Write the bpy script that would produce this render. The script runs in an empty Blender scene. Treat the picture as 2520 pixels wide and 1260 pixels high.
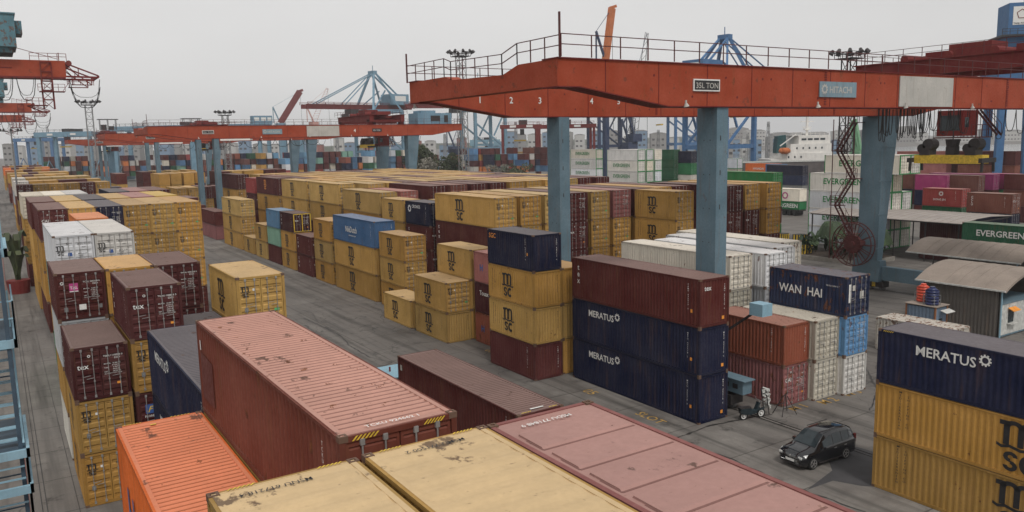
import bpy, math, random
from mathutils import Vector, Matrix
R = math.radians
sc = bpy.context.scene
col = sc.collection

# ------------------------------------------------------------------ camera
F_PX, YAW, PIT, ROL, CAMH = 1961.25, 0.57187, 0.143314, -0.0222205, 16.85
vF = Vector((math.sin(YAW)*math.cos(PIT), math.cos(YAW)*math.cos(PIT), -math.sin(PIT)))
vR0 = Vector((math.cos(YAW), -math.sin(YAW), 0)); vU0 = vR0.cross(vF)
vR = vR0*math.cos(ROL)+vU0*math.sin(ROL); vU = -vR0*math.sin(ROL)+vU0*math.cos(ROL)
cam = bpy.data.cameras.new('camera'); co = bpy.data.objects.new('camera', cam); col.objects.link(co)
m = Matrix((vR, vU, -vF)).transposed().to_4x4(); m.translation = (0, 0, CAMH)
co.matrix_world = m
cam.sensor_width = 36; cam.lens = 36*F_PX/2520; cam.clip_start = .3; cam.clip_end = 9000
sc.camera = co
# ------------------------------------------------------------------ world, sun, exposure
w = bpy.data.worlds.new('World'); sc.world = w; w.use_nodes = True
nt = w.node_tree; nt.nodes.clear()
sky = nt.nodes.new('ShaderNodeTexSky'); sky.sky_type = 'NISHITA'; sky.sun_disc = False
sky.sun_elevation = R(60); sky.sun_rotation = R(200); sky.dust_density = 6; sky.air_density = 1.2
hs = nt.nodes.new('ShaderNodeHueSaturation'); hs.inputs['Saturation'].default_value = .10
sca = nt.nodes.new('ShaderNodeMix'); sca.data_type = 'RGBA'; sca.inputs[0].default_value = .78
sca.inputs[7].default_value = (7.0, 6.93, 6.86, 1)
wn = nt.nodes.new('ShaderNodeTexNoise'); wn.inputs['Scale'].default_value = 1.6; wn.inputs['Detail'].default_value = 4; wtc = nt.nodes.new('ShaderNodeTexCoord'); wmp = nt.nodes.new('ShaderNodeMapping'); wmp.inputs['Scale'].default_value = (1, 1, 3.2)
wr = nt.nodes.new('ShaderNodeMapRange'); wr.inputs[1].default_value = .3; wr.inputs[2].default_value = .7; wr.inputs[3].default_value = .93; wr.inputs[4].default_value = 1.05
wm = nt.nodes.new('ShaderNodeVectorMath'); wm.operation = 'SCALE'; nt.links.new(wtc.outputs['Generated'], wmp.inputs[0]); nt.links.new(wmp.outputs[0], wn.inputs['Vector']); nt.links.new(wn.outputs[0], wr.inputs[0]); wsx = nt.nodes.new('ShaderNodeSeparateXYZ'); nt.links.new(wtc.outputs['Generated'], wsx.inputs[0]); wh = nt.nodes.new('ShaderNodeMapRange'); wh.interpolation_type = 'SMOOTHSTEP'; wh.inputs[1].default_value = -.02; wh.inputs[2].default_value = .30; wh.inputs[3].default_value = 1.16; wh.inputs[4].default_value = 1.0; nt.links.new(wsx.outputs[2], wh.inputs[0]); wx = nt.nodes.new('ShaderNodeMath'); wx.operation = 'MULTIPLY'; nt.links.new(wr.outputs[0], wx.inputs[0]); nt.links.new(wh.outputs[0], wx.inputs[1]); nt.links.new(wx.outputs[0], wm.inputs['Scale'])
bg = nt.nodes.new('ShaderNodeBackground'); bg.inputs[1].default_value = .113
out = nt.nodes.new('ShaderNodeOutputWorld')
nt.links.new(sky.outputs[0], hs.inputs['Color']); nt.links.new(hs.outputs[0], sca.inputs[6])
nt.links.new(sca.outputs[2], wm.inputs[0]); nt.links.new(wm.outputs[0], bg.inputs[0]); nt.links.new(bg.outputs[0], out.inputs[0])
sun = bpy.data.lights.new('sun', 'SUN'); sun.energy = 1.5; sun.angle = R(12); sun.color = (1, .965, .92)
so = bpy.data.objects.new('sun', sun); col.objects.link(so)
so.rotation_euler = (R(34), 0, R(-12))
sc.view_settings.view_transform = 'Standard'; sc.view_settings.look = 'None'
sc.view_settings.exposure = 0.0; sc.view_settings.gamma = 1
sc.render.engine = 'CYCLES'
# pixel (of the 2520 px wide photograph) -> point, on a level, or on a plane of constant X or Y
def ray(px, py): return vF+vR*((px-1260)/F_PX)-vU*((py-630)/F_PX)
def bz(px, py, Z):
    d = ray(px, py); t = (Z-CAMH)/d.z; return (d.x*t, d.y*t)
def byp(px, py, Y):
    d = ray(px, py); t = Y/d.y; return (d.x*t, CAMH+d.z*t)
def bxp(px, py, X):
    d = ray(px, py); t = X/d.x; return (d.y*t, CAMH+d.z*t)

# ------------------------------------------------------------------ helpers
class MB:
    def __init__(s): s.v = []; s.f = []; s.c = []; s.mi = []; s.cur = 0; s.colr = None
    def add(s, vs, fs):
        n = len(s.v); s.v += [tuple(a) for a in vs]
        for f in fs:
            s.f.append(tuple(n+i for i in f)); s.mi.append(s.cur)
            if s.colr: s.c.append(s.colr)
        return s
    def box(s, x0, y0, z0, x1, y1, z1):
        return s.add([(x0,y0,z0),(x1,y0,z0),(x1,y1,z0),(x0,y1,z0),(x0,y0,z1),(x1,y0,z1),(x1,y1,z1),(x0,y1,z1)],
              [(0,3,2,1),(4,5,6,7),(0,1,5,4),(1,2,6,5),(2,3,7,6),(3,0,4,7)])
    def bar(s, p, q, a, b=None, up=(0,0,1)):
        p = Vector(p); q = Vector(q); d = (q-p); b = b or a
        if d.length < 1e-6: return s
        d.normalize(); u = Vector(up)
        if abs(d.dot(u)) > .99: u = Vector((1,0,0))
        x = d.cross(u).normalized(); y = x.cross(d).normalized()
        o = [(-a/2,-b/2),(a/2,-b/2),(a/2,b/2),(-a/2,b/2)]
        vs = [p+x*i+y*j for i,j in o]+[q+x*i+y*j for i,j in o]
        return s.add(vs, [(0,3,2,1),(4,5,6,7),(0,1,5,4),(1,2,6,5),(2,3,7,6),(3,0,4,7)])
    def tube(s, p, q, r, n=8, r2=None, cap=True):
        p = Vector(p); q = Vector(q); d = q-p; r2 = r if r2 is None else r2
        if d.length < 1e-6: return s
        d.normalize(); u = Vector((0,0,1)) if abs(d.z) < .95 else Vector((1,0,0))
        x = d.cross(u).normalized(); y = x.cross(d)
        vs = []
        for c, rr in ((p,r),(q,r2)):
            for i in range(n):
                a = 2*math.pi*i/n; vs.append(c+x*rr*math.cos(a)+y*rr*math.sin(a))
        fs = [(i,(i+1)%n,n+(i+1)%n,n+i) for i in range(n)]
        if cap: fs += [tuple(range(n-1,-1,-1)), tuple(range(n,2*n))]
        return s.add(vs, fs)
    def path(s, pts, r, n=6):
        for a, b in zip(pts, pts[1:]): s.tube(a, b, r, n)
        return s
    def prism(s, prof, axis, a, b):
        # prof: closed polygon of 2d points; axis 'x','y','z'; extruded from a to b
        n = len(prof)
        def P(u, v, t): return {'x':(t,u,v),'y':(u,t,v),'z':(u,v,t)}[axis]
        vs = [P(u,v,a) for u,v in prof]+[P(u,v,b) for u,v in prof]
        fs = [(i,(i+1)%n,n+(i+1)%n,n+i) for i in range(n)]+[tuple(range(n-1,-1,-1)), tuple(range(n,2*n))]
        return s.add(vs, fs)
    def mesh(s, name, mats=()):
        me = bpy.data.meshes.new(name); me.from_pydata(s.v, [], s.f); mats = [q for q in mats if q]
        for mt in mats: me.materials.append(mt)
        if any(s.mi): me.polygons.foreach_set('material_index', s.mi)
        if s.c and len(s.c) == len(s.f):
            ca = me.color_attributes.new('Col', 'FLOAT_COLOR', 'CORNER'); buf = []
            for p, cc in zip(me.polygons, s.c): buf += list(cc)*p.loop_total
            ca.data.foreach_set('color', buf)
        me.update(); return me
    def build(s, name, mat, parent=None, color=None, loc=None):
        me = s.mesh(name, mat if isinstance(mat, (list, tuple)) else [mat])
        return mk(name, me, parent, color, loc)
def mk(name, me, parent=None, color=None, loc=None):
    o = bpy.data.objects.new(name, me); col.objects.link(o)
    if parent is not None: o.parent = parent
    if color is not None: o.color = (color[0], color[1], color[2], 1)
    if loc is not None: o.location = loc
    return o
def tag(o, label, cat, group=None, kind=None):
    if label: o['label'] = label
    if cat: o['category'] = cat
    if group: o['group'] = group
    if kind: o['kind'] = kind
    return o
def empty(name, label, cat, loc=(0,0,0), rz=0, group=None):
    o = bpy.data.objects.new(name, None); col.objects.link(o); o.location = loc; o.rotation_euler.z = rz
    o.empty_display_size = .5
    return tag(o, label, cat, group)
def struct(o): o['kind'] = 'structure'; return o
def smooth(o):
    for p in o.data.polygons: p.use_smooth = True
    return o

# ------------------------------------------------------------------ materials
def mat(name): 
    m = bpy.data.materials.new(name); m.use_nodes = True; n = m.node_tree; n.nodes.clear()
    o = n.nodes.new('ShaderNodeOutputMaterial'); b = n.nodes.new('ShaderNodeBsdfPrincipled')
    n.links.new(b.outputs[0], o.inputs[0]); return m, n, b
def nd(n, t, **k):
    x = n.nodes.new(t)
    for a, v in k.items(): setattr(x, a, v)
    return x
def noise(n, vec, scale, detail=3, rough=.55, mul=None):
    if mul:
        mp = nd(n, 'ShaderNodeMapping'); mp.inputs['Scale'].default_value = mul; n.links.new(vec, mp.inputs[0]); vec = mp.outputs[0]
    t = nd(n, 'ShaderNodeTexNoise'); t.inputs['Scale'].default_value = scale; t.inputs['Detail'].default_value = detail
    t.inputs['Roughness'].default_value = rough; n.links.new(vec, t.inputs['Vector']); return t.outputs[0]
def ramp(n, src, a, b, ca=0., cb=1.):
    r = nd(n, 'ShaderNodeMapRange'); r.inputs[1].default_value = a; r.inputs[2].default_value = b
    r.inputs[3].default_value = ca; r.inputs[4].default_value = cb; n.links.new(src, r.inputs[0]); return r.outputs[0]
def mixc(n, fac, a, b, mode='MIX'):
    x = nd(n, 'ShaderNodeMix', data_type='RGBA', blend_type=mode)
    if isinstance(fac, float): x.inputs[0].default_value = fac
    else: n.links.new(fac, x.inputs[0])
    for i, c in ((6, a), (7, b)):
        if isinstance(c, tuple): x.inputs[i].default_value = (*c[:3], 1)
        else: n.links.new(c, x.inputs[i])
    return x.outputs[2]
def math_(n, op, a, b):
    x = nd(n, 'ShaderNodeMath', operation=op)
    for i, c in ((0, a), (1, b)):
        if isinstance(c, (int, float)): x.inputs[i].default_value = c
        else: n.links.new(c, x.inputs[i])
    return x.outputs[0]
def coords(n, rand=True):
    tc = nd(n, 'ShaderNodeTexCoord'); oi = nd(n, 'ShaderNodeObjectInfo')
    if not rand: return tc.outputs['Object'], oi
    v = nd(n, 'ShaderNodeVectorMath', operation='ADD'); mu = nd(n, 'ShaderNodeVectorMath', operation='SCALE')
    cx = nd(n, 'ShaderNodeCombineXYZ')
    for i in range(3): n.links.new(oi.outputs['Random'], cx.inputs[i])
    mu.inputs['Scale'].default_value = 137.; n.links.new(cx.outputs[0], mu.inputs[0])
    n.links.new(tc.outputs['Object'], v.inputs[0]); n.links.new(mu.outputs[0], v.inputs[1])
    return v.outputs[0], oi
def paint(name, dust=0., rust=.5, rough=.55, color=None, streak=True, vcol=False, spots=0., mul=None):
    """weathered paint; its colour is the object's own colour"""
    m, n, b = mat(name); vec, oi = coords(n)
    if vcol:
        at = nd(n, 'ShaderNodeVertexColor'); at.layer_name = 'Col'; base = at.outputs[0]
    elif color: base = None
    else: base = oi.outputs['Color']
    if base is None:
        rgb = nd(n, 'ShaderNodeRGB'); rgb.outputs[0].default_value = (*color, 1); base = rgb.outputs[0]
    if mul: base = mixc(n, 1., base, (mul, mul, mul), 'MULTIPLY')
    big = noise(n, vec, .55, 3); c = mixc(n, ramp(n, big, .3, .7), mixc(n, 1., base, (.86,.85,.84), 'MULTIPLY'), mixc(n, .06, mixc(n, 1., base, (1.12,1.1,1.08), 'MULTIPLY'), (.42,.36,.30)))
    fine = noise(n, vec, 7., 4, .6); c = mixc(n, ramp(n, fine, .3, .75, 0, .35), c, mixc(n, 1., base, (.62,.60,.58), 'MULTIPLY'))
    if streak:
        st = noise(n, vec, 3.2, 3, .6, (1, 1, .09))
        c = mixc(n, ramp(n, st, .55, .80, 0, .55), c, mixc(n, .75, base, (.16,.085,.04)))
    if dust: c = mixc(n, dust, c, (.46,.40,.35))
    if spots:
        sp = noise(n, vec, 1.1, 5, .7, (1, .75, 1)); f = ramp(n, sp, .615, .66, 0, spots); c = mixc(n, f, c, (.075,.045,.035))
        sp2 = noise(n, vec, 4.5, 4, .6, (1, 1.6, 1)); c = mixc(n, ramp(n, sp2, .66, .72, 0, spots*.7), c, (.13,.075,.05))
    at = nd(n, 'ShaderNodeAttribute', attribute_type='OBJECT', attribute_name='rust')
    rn = noise(n, vec, 2.1, 6, .66, (1, 1, .6)); th = math_(n, 'SUBTRACT', .76, math_(n, 'MULTIPLY', at.outputs['Fac'], .22))
    rf = math_(n, 'MULTIPLY', math_(n, 'GREATER_THAN', rn, th), rust)
    c = mixc(n, rf, c, mixc(n, ramp(n, fine, .35, .65), (.20,.075,.03), (.07,.03,.02)))
    n.links.new(c, b.inputs['Base Color'])
    n.links.new(ramp(n, fine, .3, .7, rough-.08, rough+.2), b.inputs['Roughness'])
    b.inputs['Specular IOR Level'].default_value = .12
    bp = nd(n, 'ShaderNodeBump'); bp.inputs['Strength'].default_value = .12; bp.inputs['Distance'].default_value = .02
    n.links.new(big, bp.inputs['Height']); n.links.new(bp.outputs[0], b.inputs['Normal'])
    return m
def plain(name, color, rough=.6, metal=0., var=.25, scale=3.):
    m, n, b = mat(name); vec, oi = coords(n)
    f = noise(n, vec, scale, 4); c = mixc(n, ramp(n, f, .3, .7, 0, 1), tuple(x*(1-var) for x in color), tuple(min(1, x*(1+var)) for x in color))
    n.links.new(c, b.inputs['Base Color']); b.inputs['Roughness'].default_value = rough; b.inputs['Metallic'].default_value = metal
    return m
M = {}
M['side'] = paint('container_side_paint', rust=.8)
M['roof'] = paint('container_roof_paint', dust=.27, rust=.75, streak=False, spots=.8, rough=.6)
M['groove_rib_shade'] = paint('roof_grime_rib_shade', dust=.10, rust=.9, streak=False, spots=.9, rough=.75, mul=.55)  # grime on fine roofs; on embossed roofs, the painted shadow line of ribs
M['frame'] = paint('container_frame_paint', rust=.9, streak=False)
M['cast'] = paint('corner_casting_steel', rust=1., color=(.14,.085,.06), streak=False)
M['bar'] = plain('galvanised_bar', (.30,.29,.28), .45, .3)
M['white'] = plain('white_lettering', (.72,.71,.68), .6, var=.12, scale=9)
M['black'] = plain('black_lettering', (.018,.017,.018), .55, scale=9)
M['green'] = plain('green_lettering', (.015,.20,.05), .55, var=.15)
M['orange'] = plain('orange_lettering', (.80,.30,.04), .55, var=.15)
M['yellow'] = plain('yellow_paint', (.62,.42,.04), .6, var=.25, scale=6)
M['blue'] = plain('blue_lettering', (.04,.10,.30), .55)
M['magenta'] = plain('magenta_lettering', (.42,.05,.20), .55)
M['greygreen'] = plain('green_sticker', (.10,.40,.14), .55)
M['crane'] = paint('crane_red_oxide_paint', rust=.55, color=(.34,.058,.025), rough=.6, spots=.5)
M['crane_dark'] = paint('crane_dark_red_paint', rust=.5, color=(.16,.020,.020), rough=.6)
M['leg'] = paint('crane_leg_blue_paint', rust=.35, color=(.125,.20,.25), rough=.55)
M['sts'] = paint('quay_crane_blue_paint', rust=.2, color=(.17,.30,.40), rough=.5)
M['stsblue'] = paint('quay_crane_deep_blue_paint', rust=.2, color=(.06,.16,.33), rough=.5)
M['navy'] = paint('navy_steel_paint', rust=.2, color=(.03,.05,.11), rough=.5)
M['lightblue'] = paint('light_blue_steel_paint', rust=.3, color=(.25,.42,.52), rough=.5)
M['machine'] = paint('machine_house_paint', rust=.7, color=(.10,.22,.27), rough=.6)
M['dark'] = plain('dark_steel', (.035,.03,.03), .6, .2)
M['rail'] = plain('railing_dark_red', (.085,.018,.017), .6, .1)
M['grey'] = plain('grey_steel', (.22,.22,.22), .55, .2)
M['rubber'] = plain('black_rubber_cable', (.012,.012,.012), .6)
M['glass'] = plain('dark_cab_glass', (.02,.03,.035), .12, 0)
M['sign'] = paint('faded_sign_board', rust=.25, color=(.50,.49,.46), rough=.7)
M['signblue'] = paint('faded_blue_sign', rust=.3, color=(.22,.32,.38), rough=.7)
M['concrete'] = plain('cast_concrete', (.27,.25,.22), .85, 0, .2, 2)

# ------------------------------------------------------------------ containers
CW = 2.438
def wave_pts(t0, t1, per, dep):
    n = max(1, round((t1-t0)/per)); p = (t1-t0)/n; pts = []
    for i in range(n):
        a = t0+i*p
        pts += [(a, 0), (a+.27*p, 0), (a+.5*p, dep), (a+.77*p, dep)]
    pts.append((t1, 0)); return pts
def sheet(mb, pts, f0, f1, flip=False):
    """pts (t,o): f0(t,o), f1(t,o) give the two edge points"""
    n = len(pts); vs = [f0(*q) for q in pts]+[f1(*q) for q in pts]
    fs = [((i, i+1, n+i+1, n+i) if not flip else (i, n+i, n+i+1, i+1)) for i in range(n-1)]
    mb.add(vs, fs)
def side_walls(mb, L, H, per=.28):
    pts = wave_pts(.14, L-.14, per, .036)
    sheet(mb, pts, lambda t,o: (.02+o, t, .15), lambda t,o: (.02+o, t, H-.09), True)
    sheet(mb, pts, lambda t,o: (CW-.02-o, t, .15), lambda t,o: (CW-.02-o, t, H-.09))
def end_wall(mb, L, H, y, s, per=.25):
    pts = wave_pts(.14, CW-.14, per, .045)
    sheet(mb, pts, lambda t,o: (t, y+s*(.03+o), .15), lambda t,o: (t, y+s*(.03+o), H-.1), s < 0)
def roof_sheet(mb, L, H, style):
    x0, x1 = .06, CW-.06
    if style == 'emb':
        mb.box(x0, .08, H-.07, x1, L-.08, H-.042)
        n = int((L-.6)/1.03)
        for i in range(n+1):
            y = L-.75-i*1.03
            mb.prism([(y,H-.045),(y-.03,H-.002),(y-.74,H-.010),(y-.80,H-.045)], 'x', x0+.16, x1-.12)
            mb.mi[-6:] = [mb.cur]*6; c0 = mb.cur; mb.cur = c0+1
            mb.box(x0+.15, y-.845, H-.044, x1-.11, y-.80, H-.036).box(x0+.13, y-.82, H-.044, x0+.16, y-.3, H-.036); mb.cur = c0  # dark strips along the rib edge, its shadow line put into the colour
        return
    per, dep = {'fine': (.235, .030), 'broad': (.52, .016), 'flat': (1.2, .004)}[style]
    pts = [(.06, .014)]+[(t, .014+dep-o*1.) for t, o in wave_pts(.32, L-.32, per, dep)]+[(L-.06, .014)]
    f0 = len(mb.f)
    sheet(mb, pts, lambda t,o: (x0+.10, t, H-.004-o), lambda t,o: (x1-.10, t, H-.004-o), True)
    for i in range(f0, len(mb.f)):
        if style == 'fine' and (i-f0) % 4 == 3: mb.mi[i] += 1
    mb.box(x0, .06, H-.05, x0+.10, L-.06, H-.012); mb.box(x1-.10, .06, H-.05, x1, L-.06, H-.012)
def frame_bars(mb, L, H):
    for x in (0, CW-.10):
        mb.box(x, .12, H-.10, x+.10, L-.12, H-.02); mb.box(x, .12, .02, x+.10, L-.12, .16)
    for y in (0, L-.10):
        mb.box(.12, y, H-.13, CW-.12, y+.10, H-.02); mb.box(.12, y, .02, CW-.12, y+.10, .17)
    for x in (0, CW-.13):
        for y in (0, L-.13): mb.box(x+.005, y+.005, .11, x+.125, y+.125, H-.11)
def casting(mb, x, y, z):
    # a corner casting with its oval hole in the outer faces
    mb.box(x, y, z, x+.178, y+.162, z+.118)
HOLE = {}
def castings_mesh():
    mb = MB(); a, b, c = .178, .162, .118
    # top ring
    mb.box(0,0,0,a,b,c-.02)
    mb.box(0,0,c-.02,.045,b,c); mb.box(a-.045,0,c-.02,a,b,c); mb.box(.045,0,c-.02,a-.045,.04,c); mb.box(.045,b-.04,c-.02,a-.045,b,c)
    return mb.mesh('corner_casting', [M['cast']])
def door_leaf(mb, H, w, rib=5):
    # leaf in the plane y 0..-, x 0..w, z 0..h, outward = -y
    h = H-.30
    mb.box(0, .0, 0, .06, .05, h); mb.box(w-.06, .0, 0, w, .05, h)
    mb.box(.06, .0, 0, w-.06, .05, .09); mb.box(.06, .0, h-.09, w-.06, .05, h)
    z = .09; hh = (h-.18)/rib
    prof = []
    for i in range(rib):
        a = .09+i*hh
        prof += [(a, .045), (a+.30*hh, .045), (a+.42*hh, .005), (a+.86*hh, .005)]
    prof.append((h-.09, .045)); n = len(prof)
    vs = [(.06, o, t) for t, o in prof]+[(w-.06, o, t) for t, o in prof]
    mb.add(vs, [(i, n+i, n+i+1, i+1) for i in range(n-1)])
    return h
def bars(mb, H, w):
    h = H-.30
    for x in (.27*w+.02, .70*w+.02):
        mb.tube((x, -.035, -.03), (x, -.035, h+.03), .019, 6)
        for z in (.02, h-.02): mb.box(x-.045, -.06, z-.06, x+.045, 0, z+.06)
        for z in (.33*h, .66*h): mb.box(x-.035, -.05, z-.03, x+.035, 0, z+.03)
    mb.bar((.27*w, -.055, .44*h), (.27*w+.34, -.055, .455*h), .03, .02)
    mb.bar((.70*w, -.055, .40*h), (.70*w-.30, -.055, .39*h), .03, .02)
CM = {}
def cached(key, fn):
    if key not in CM: CM[key] = fn()
    return CM[key]
def text_mesh(s, size, mt, bold=.0, sx=1., align='LEFT', lsp=1., shear=0.):
    key = ('t', s, size, mt, bold, sx, align, lsp, shear)
    if key in CM: return CM[key]
    cu = bpy.data.curves.new('lettering', 'FONT'); cu.body = s; cu.size = size; cu.offset = bold*size*.45; cu.align_x = align
    cu.space_line = lsp; cu.resolution_u = 2; cu.shear = shear
    o = bpy.data.objects.new('lettering', cu); me = bpy.data.meshes.new_from_object(o)
    bpy.data.objects.remove(o); bpy.data.curves.remove(cu)
    if sx != 1.:
        me.transform(Matrix.Diagonal((sx, 1, 1, 1)))
    me.materials.clear(); me.materials.append(M[mt]); me.name = 'lettering'; CM[key] = me; return me
ROT = {'L': Matrix(((0,0,-1),(-1,0,0),(0,1,0))), 'E': Matrix(((1,0,0),(0,0,-1),(0,1,0))),
       'T': Matrix(((1,0,0),(0,1,0),(0,0,1))), 'I': Matrix(((-1,0,0),(0,-1,0),(0,0,1))), 'F': Matrix(((-1,0,0),(0,0,1),(0,1,0)))}
def put_text(parent, face, x, y, z, s, size, mt='white', name='lettering', **k):
    me = text_mesh(s, size, mt, **k)
    o = mk(name, me, parent); o.matrix_local = Matrix.Translation((x, y, z)) @ ROT[face].to_4x4(); return o
def put_mesh(parent, face, x, y, z, me, name):
    o = mk(name, me, parent); o.matrix_local = Matrix.Translation((x, y, z)) @ ROT[face].to_4x4(); return o
def stack_text(s): return '\n'.join(' ' if c == ' ' else c for c in s)
def logo_msc(size, mt):
    """the m over sc emblem with its wave, about 1.15*size wide, built flat in xy"""
    def f():
        mb = MB()
        def arc(cx, cy, r0, r1, a0, a1, n=8, sy=1.):
            P = [(a0+(a1-a0)*i/n) for i in range(n+1)]
            vs = [(cx+r1*math.cos(t), cy+sy*r1*math.sin(t), 0) for t in P]+[(cx+r0*math.cos(t), cy+sy*r0*math.sin(t), 0) for t in P]
            mb.add([(x*size, y*size, 0) for x, y, _ in vs], [((i, i+1, n+2+i, n+1+i) if a1 < a0 else (i, n+1+i, n+2+i, i+1)) for i in range(n)])
        def rc(x0, y0, x1, y1): mb.add([(x0*size,y0*size,0),(x1*size,y0*size,0),(x1*size,y1*size,0),(x0*size,y1*size,0)], [(0,1,2,3)])
        t = .17; pi = math.pi
        for x in (-.48, -.085, .31): rc(x, .72, x+t, 1.28)
        rc(-.60, 1.30, -.31, 1.44); rc(-.48, 1.26, -.31, 1.32)
        arc(-.1975, 1.26, .0275+.085, .2825, 0, pi, 10, .75); arc(.1975, 1.26, .0275+.085, .2825, 0, pi, 10, .75)
        pts = [(-.66, .70), (-.52, .64), (-.3, .70), (0, .63), (.3, .69), (.52, .62), (.70, .66)]; n = len(pts)
        mb.add([(x*size, (y+.045)*size, 0) for x, y in pts]+[(x*size, (y-.045)*size, 0) for x, y in pts], [(i, n+i, n+i+1, i+1) for i in range(n-1)])
        arc(-.25, .38, .07, .20, 0, pi*1.5, 10, .8); arc(-.25, .11, .07, .20, pi, pi*2.5, 10, .8)
        arc(.26, .245, .13, .27, pi*.25, pi*1.75, 14, 1.12)
        return mb.mesh('logo', [M[mt]])
    return cached(('msc', size, mt), f)
def gear_mesh(r, mt):
    def f():
        mb = MB(); n = 40
        for i in range(n):
            a, b = 2*math.pi*i/n, 2*math.pi*(i+1)/n; ro = r*(1.0 if (i//2) % 2 else .78); ri = r*.5
            mb.add([(ri*math.cos(a), ri*math.sin(a), 0), (ro*math.cos(a), ro*math.sin(a), 0), (ro*math.cos(b), ro*math.sin(b), 0), (ri*math.cos(b), ri*math.sin(b), 0)], [(0,1,2,3)])
        return mb.mesh('logo', [M[mt]])
    return cached(('gear', r, mt), f)
def patch_mesh(wd, ht, mt):
    return cached(('patch', wd, ht, mt), lambda: MB().add([(0,0,0),(wd,0,0),(wd,ht,0),(0,ht,0)], [(0,1,2,3)]).mesh('placard', [M[mt]]))
def hazard_mesh(ln, ht, n=6):
    def f():
        mb = MB(); s = ln/n/2
        for i in range(n):
            x = i*2*s; mb.add([(x,0,0),(x+s,0,0),(x+s+ht,ht,0),(x+ht,ht,0)], [(0,1,2,3)])
        return mb.mesh('hazard_stripe', [M['yellow']])
    return cached(('haz', ln, ht, n), f)

COL = dict(mustard=(.47,.27,.07), mustard2=(.50,.31,.095), mustard3=(.38,.21,.05), maroon=(.088,.018,.018), maroon2=(.11,.025,.023), maroon3=(.066,.014,.016),
  navy=(.008,.012,.040), navy2=(.018,.028,.065), pink=(.21,.062,.045), orange=(.70,.16,.035), orange2=(.62,.20,.06), red=(.28,.045,.04), redbrown=(.26,.075,.045),
  white=(.62,.60,.56), reefer=(.76,.75,.72), offwhite=(.50,.50,.48), blue=(.07,.16,.30), lblue=(.14,.30,.48), teal=(.22,.42,.36), green=(.03,.20,.07), dgreen=(.02,.10,.05),
  rose=(.34,.13,.12), magenta=(.33,.04,.15), grey=(.30,.31,.31), brown=(.17,.06,.045), yellow=(.55,.38,.06))
NAMEC = dict(mustard='mustard yellow', mustard2='mustard yellow', mustard3='mustard yellow', maroon='maroon', maroon2='maroon', maroon3='dark maroon', navy='navy blue', navy2='navy blue',
  pink='faded pink', orange='orange', orange2='orange', red='red', redbrown='rust red', white='white', reefer='white', offwhite='off white', blue='blue', lblue='light blue', teal='pale green',
  green='green', dgreen='dark green', rose='dull pink', magenta='magenta', grey='grey', brown='brown', yellow='yellow')
NCONT = [0]
def container(colr, x, y, z, L=12.192, H=2.896, near='door', lod='B', label=None, group=None, roof='fine', rust=.3, logo=None, frame=None, yaw=0., roofcol=None):
    """near-left-bottom corner at x,y,z; length runs along +y; near end faces -y"""
    c = COL[colr] if isinstance(colr, str) else colr
    rnd = random.Random(int(x*131+y*17+z*7)); k = 1+rnd.uniform(-.20, .18); h = rnd.uniform(-.07, .07); c = (min(1, c[0]*k*(1+h)), min(1, c[1]*k), min(1, c[2]*k*(1-h*2)))
    fc = COL[frame] if frame else tuple(a*.8 for a in c)
    name = 'shipping_container'; NCONT[0] += 1
    if lod == 'C':
        def f():
            mb = MB(); side_walls(mb, L, H, .6); frame_bars(mb, L, H); end_wall(mb, L, H, L, -1, .5)
            if near == 'door':
                mb.box(.1, .04, .15, CW-.1, .07, H-.1)
                for i in range(5): mb.box(.16, .02, .35+i*(H-.6)/5, CW/2-.05, .05, .35+(i+.62)*(H-.6)/5); mb.box(CW/2+.05, .02, .35+i*(H-.6)/5, CW-.16, .05, .35+(i+.62)*(H-.6)/5)
            else: end_wall(mb, L, H, 0, 1, .5)
            mb.cur = 1; roof_sheet(mb, L, H, 'broad' if roof == 'fine' else roof)
            return mb.mesh(name, [M['side'], M['roof'], M['groove_rib_shade']])
        o = mk(name, cached(('C', L, H, near, roof), f), None, c, (x, y, z)); o['rust'] = rust
        tag(o, label, 'shipping container', group); return o
    root = empty(name, label, 'shipping container', (x, y, z), yaw, group)
    def body():
        mb = MB(); side_walls(mb, L, H); end_wall(mb, L, H, L, -1)
        if near != 'door': end_wall(mb, L, H, 0, 1)
        mb.box(.1, .12, .10, CW-.1, L-.12, .14)
        return mb.mesh('body', [M['side']])
    P = [mk('body', cached(('body', L, H, near), body), root, c)]
    def rf(): mb = MB(); roof_sheet(mb, L, H, roof); return mb.mesh('roof', [M['roof'], M['groove_rib_shade']])
    P.append(mk('roof', cached(('roof', L, H, roof), rf), root, roofcol or c))
    def fr(): mb = MB(); frame_bars(mb, L, H); return mb.mesh('frame', [M['frame']])
    P.append(mk('frame', cached(('frame', L, H), fr), root, fc))
    doors = []
    if near == 'door':
        for i in (0, 1):
            wd = (CW-.27)/2
            def dl(): mb = MB(); door_leaf(mb, H, wd-.012); return mb.mesh('door', [M['side']])
            d = mk('door', cached(('door', H), dl), root, tuple(a*.95 for a in c), (.132+i*(wd+.01), .03, .155)); P.append(d); doors.append(d)
            def bl():
                mb = MB(); bars(mb, H, wd-.012); return mb.mesh('locking_bar', [M['bar']])
            b = mk('locking_bar', cached(('bars', H), bl), d)
    if lod == 'A':
        cm = cached('cast', castings_mesh)
        for cx in (-.002, CW-.176):
            for cy in (-.002, L-.16):
                for cz in (0, H-.118): P.append(mk('corner_casting', cm, root, None, (cx, cy, cz)))
    for p in P: p['rust'] = rust
    if logo: logo(root, L, H, doors, near)
    return root
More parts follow.
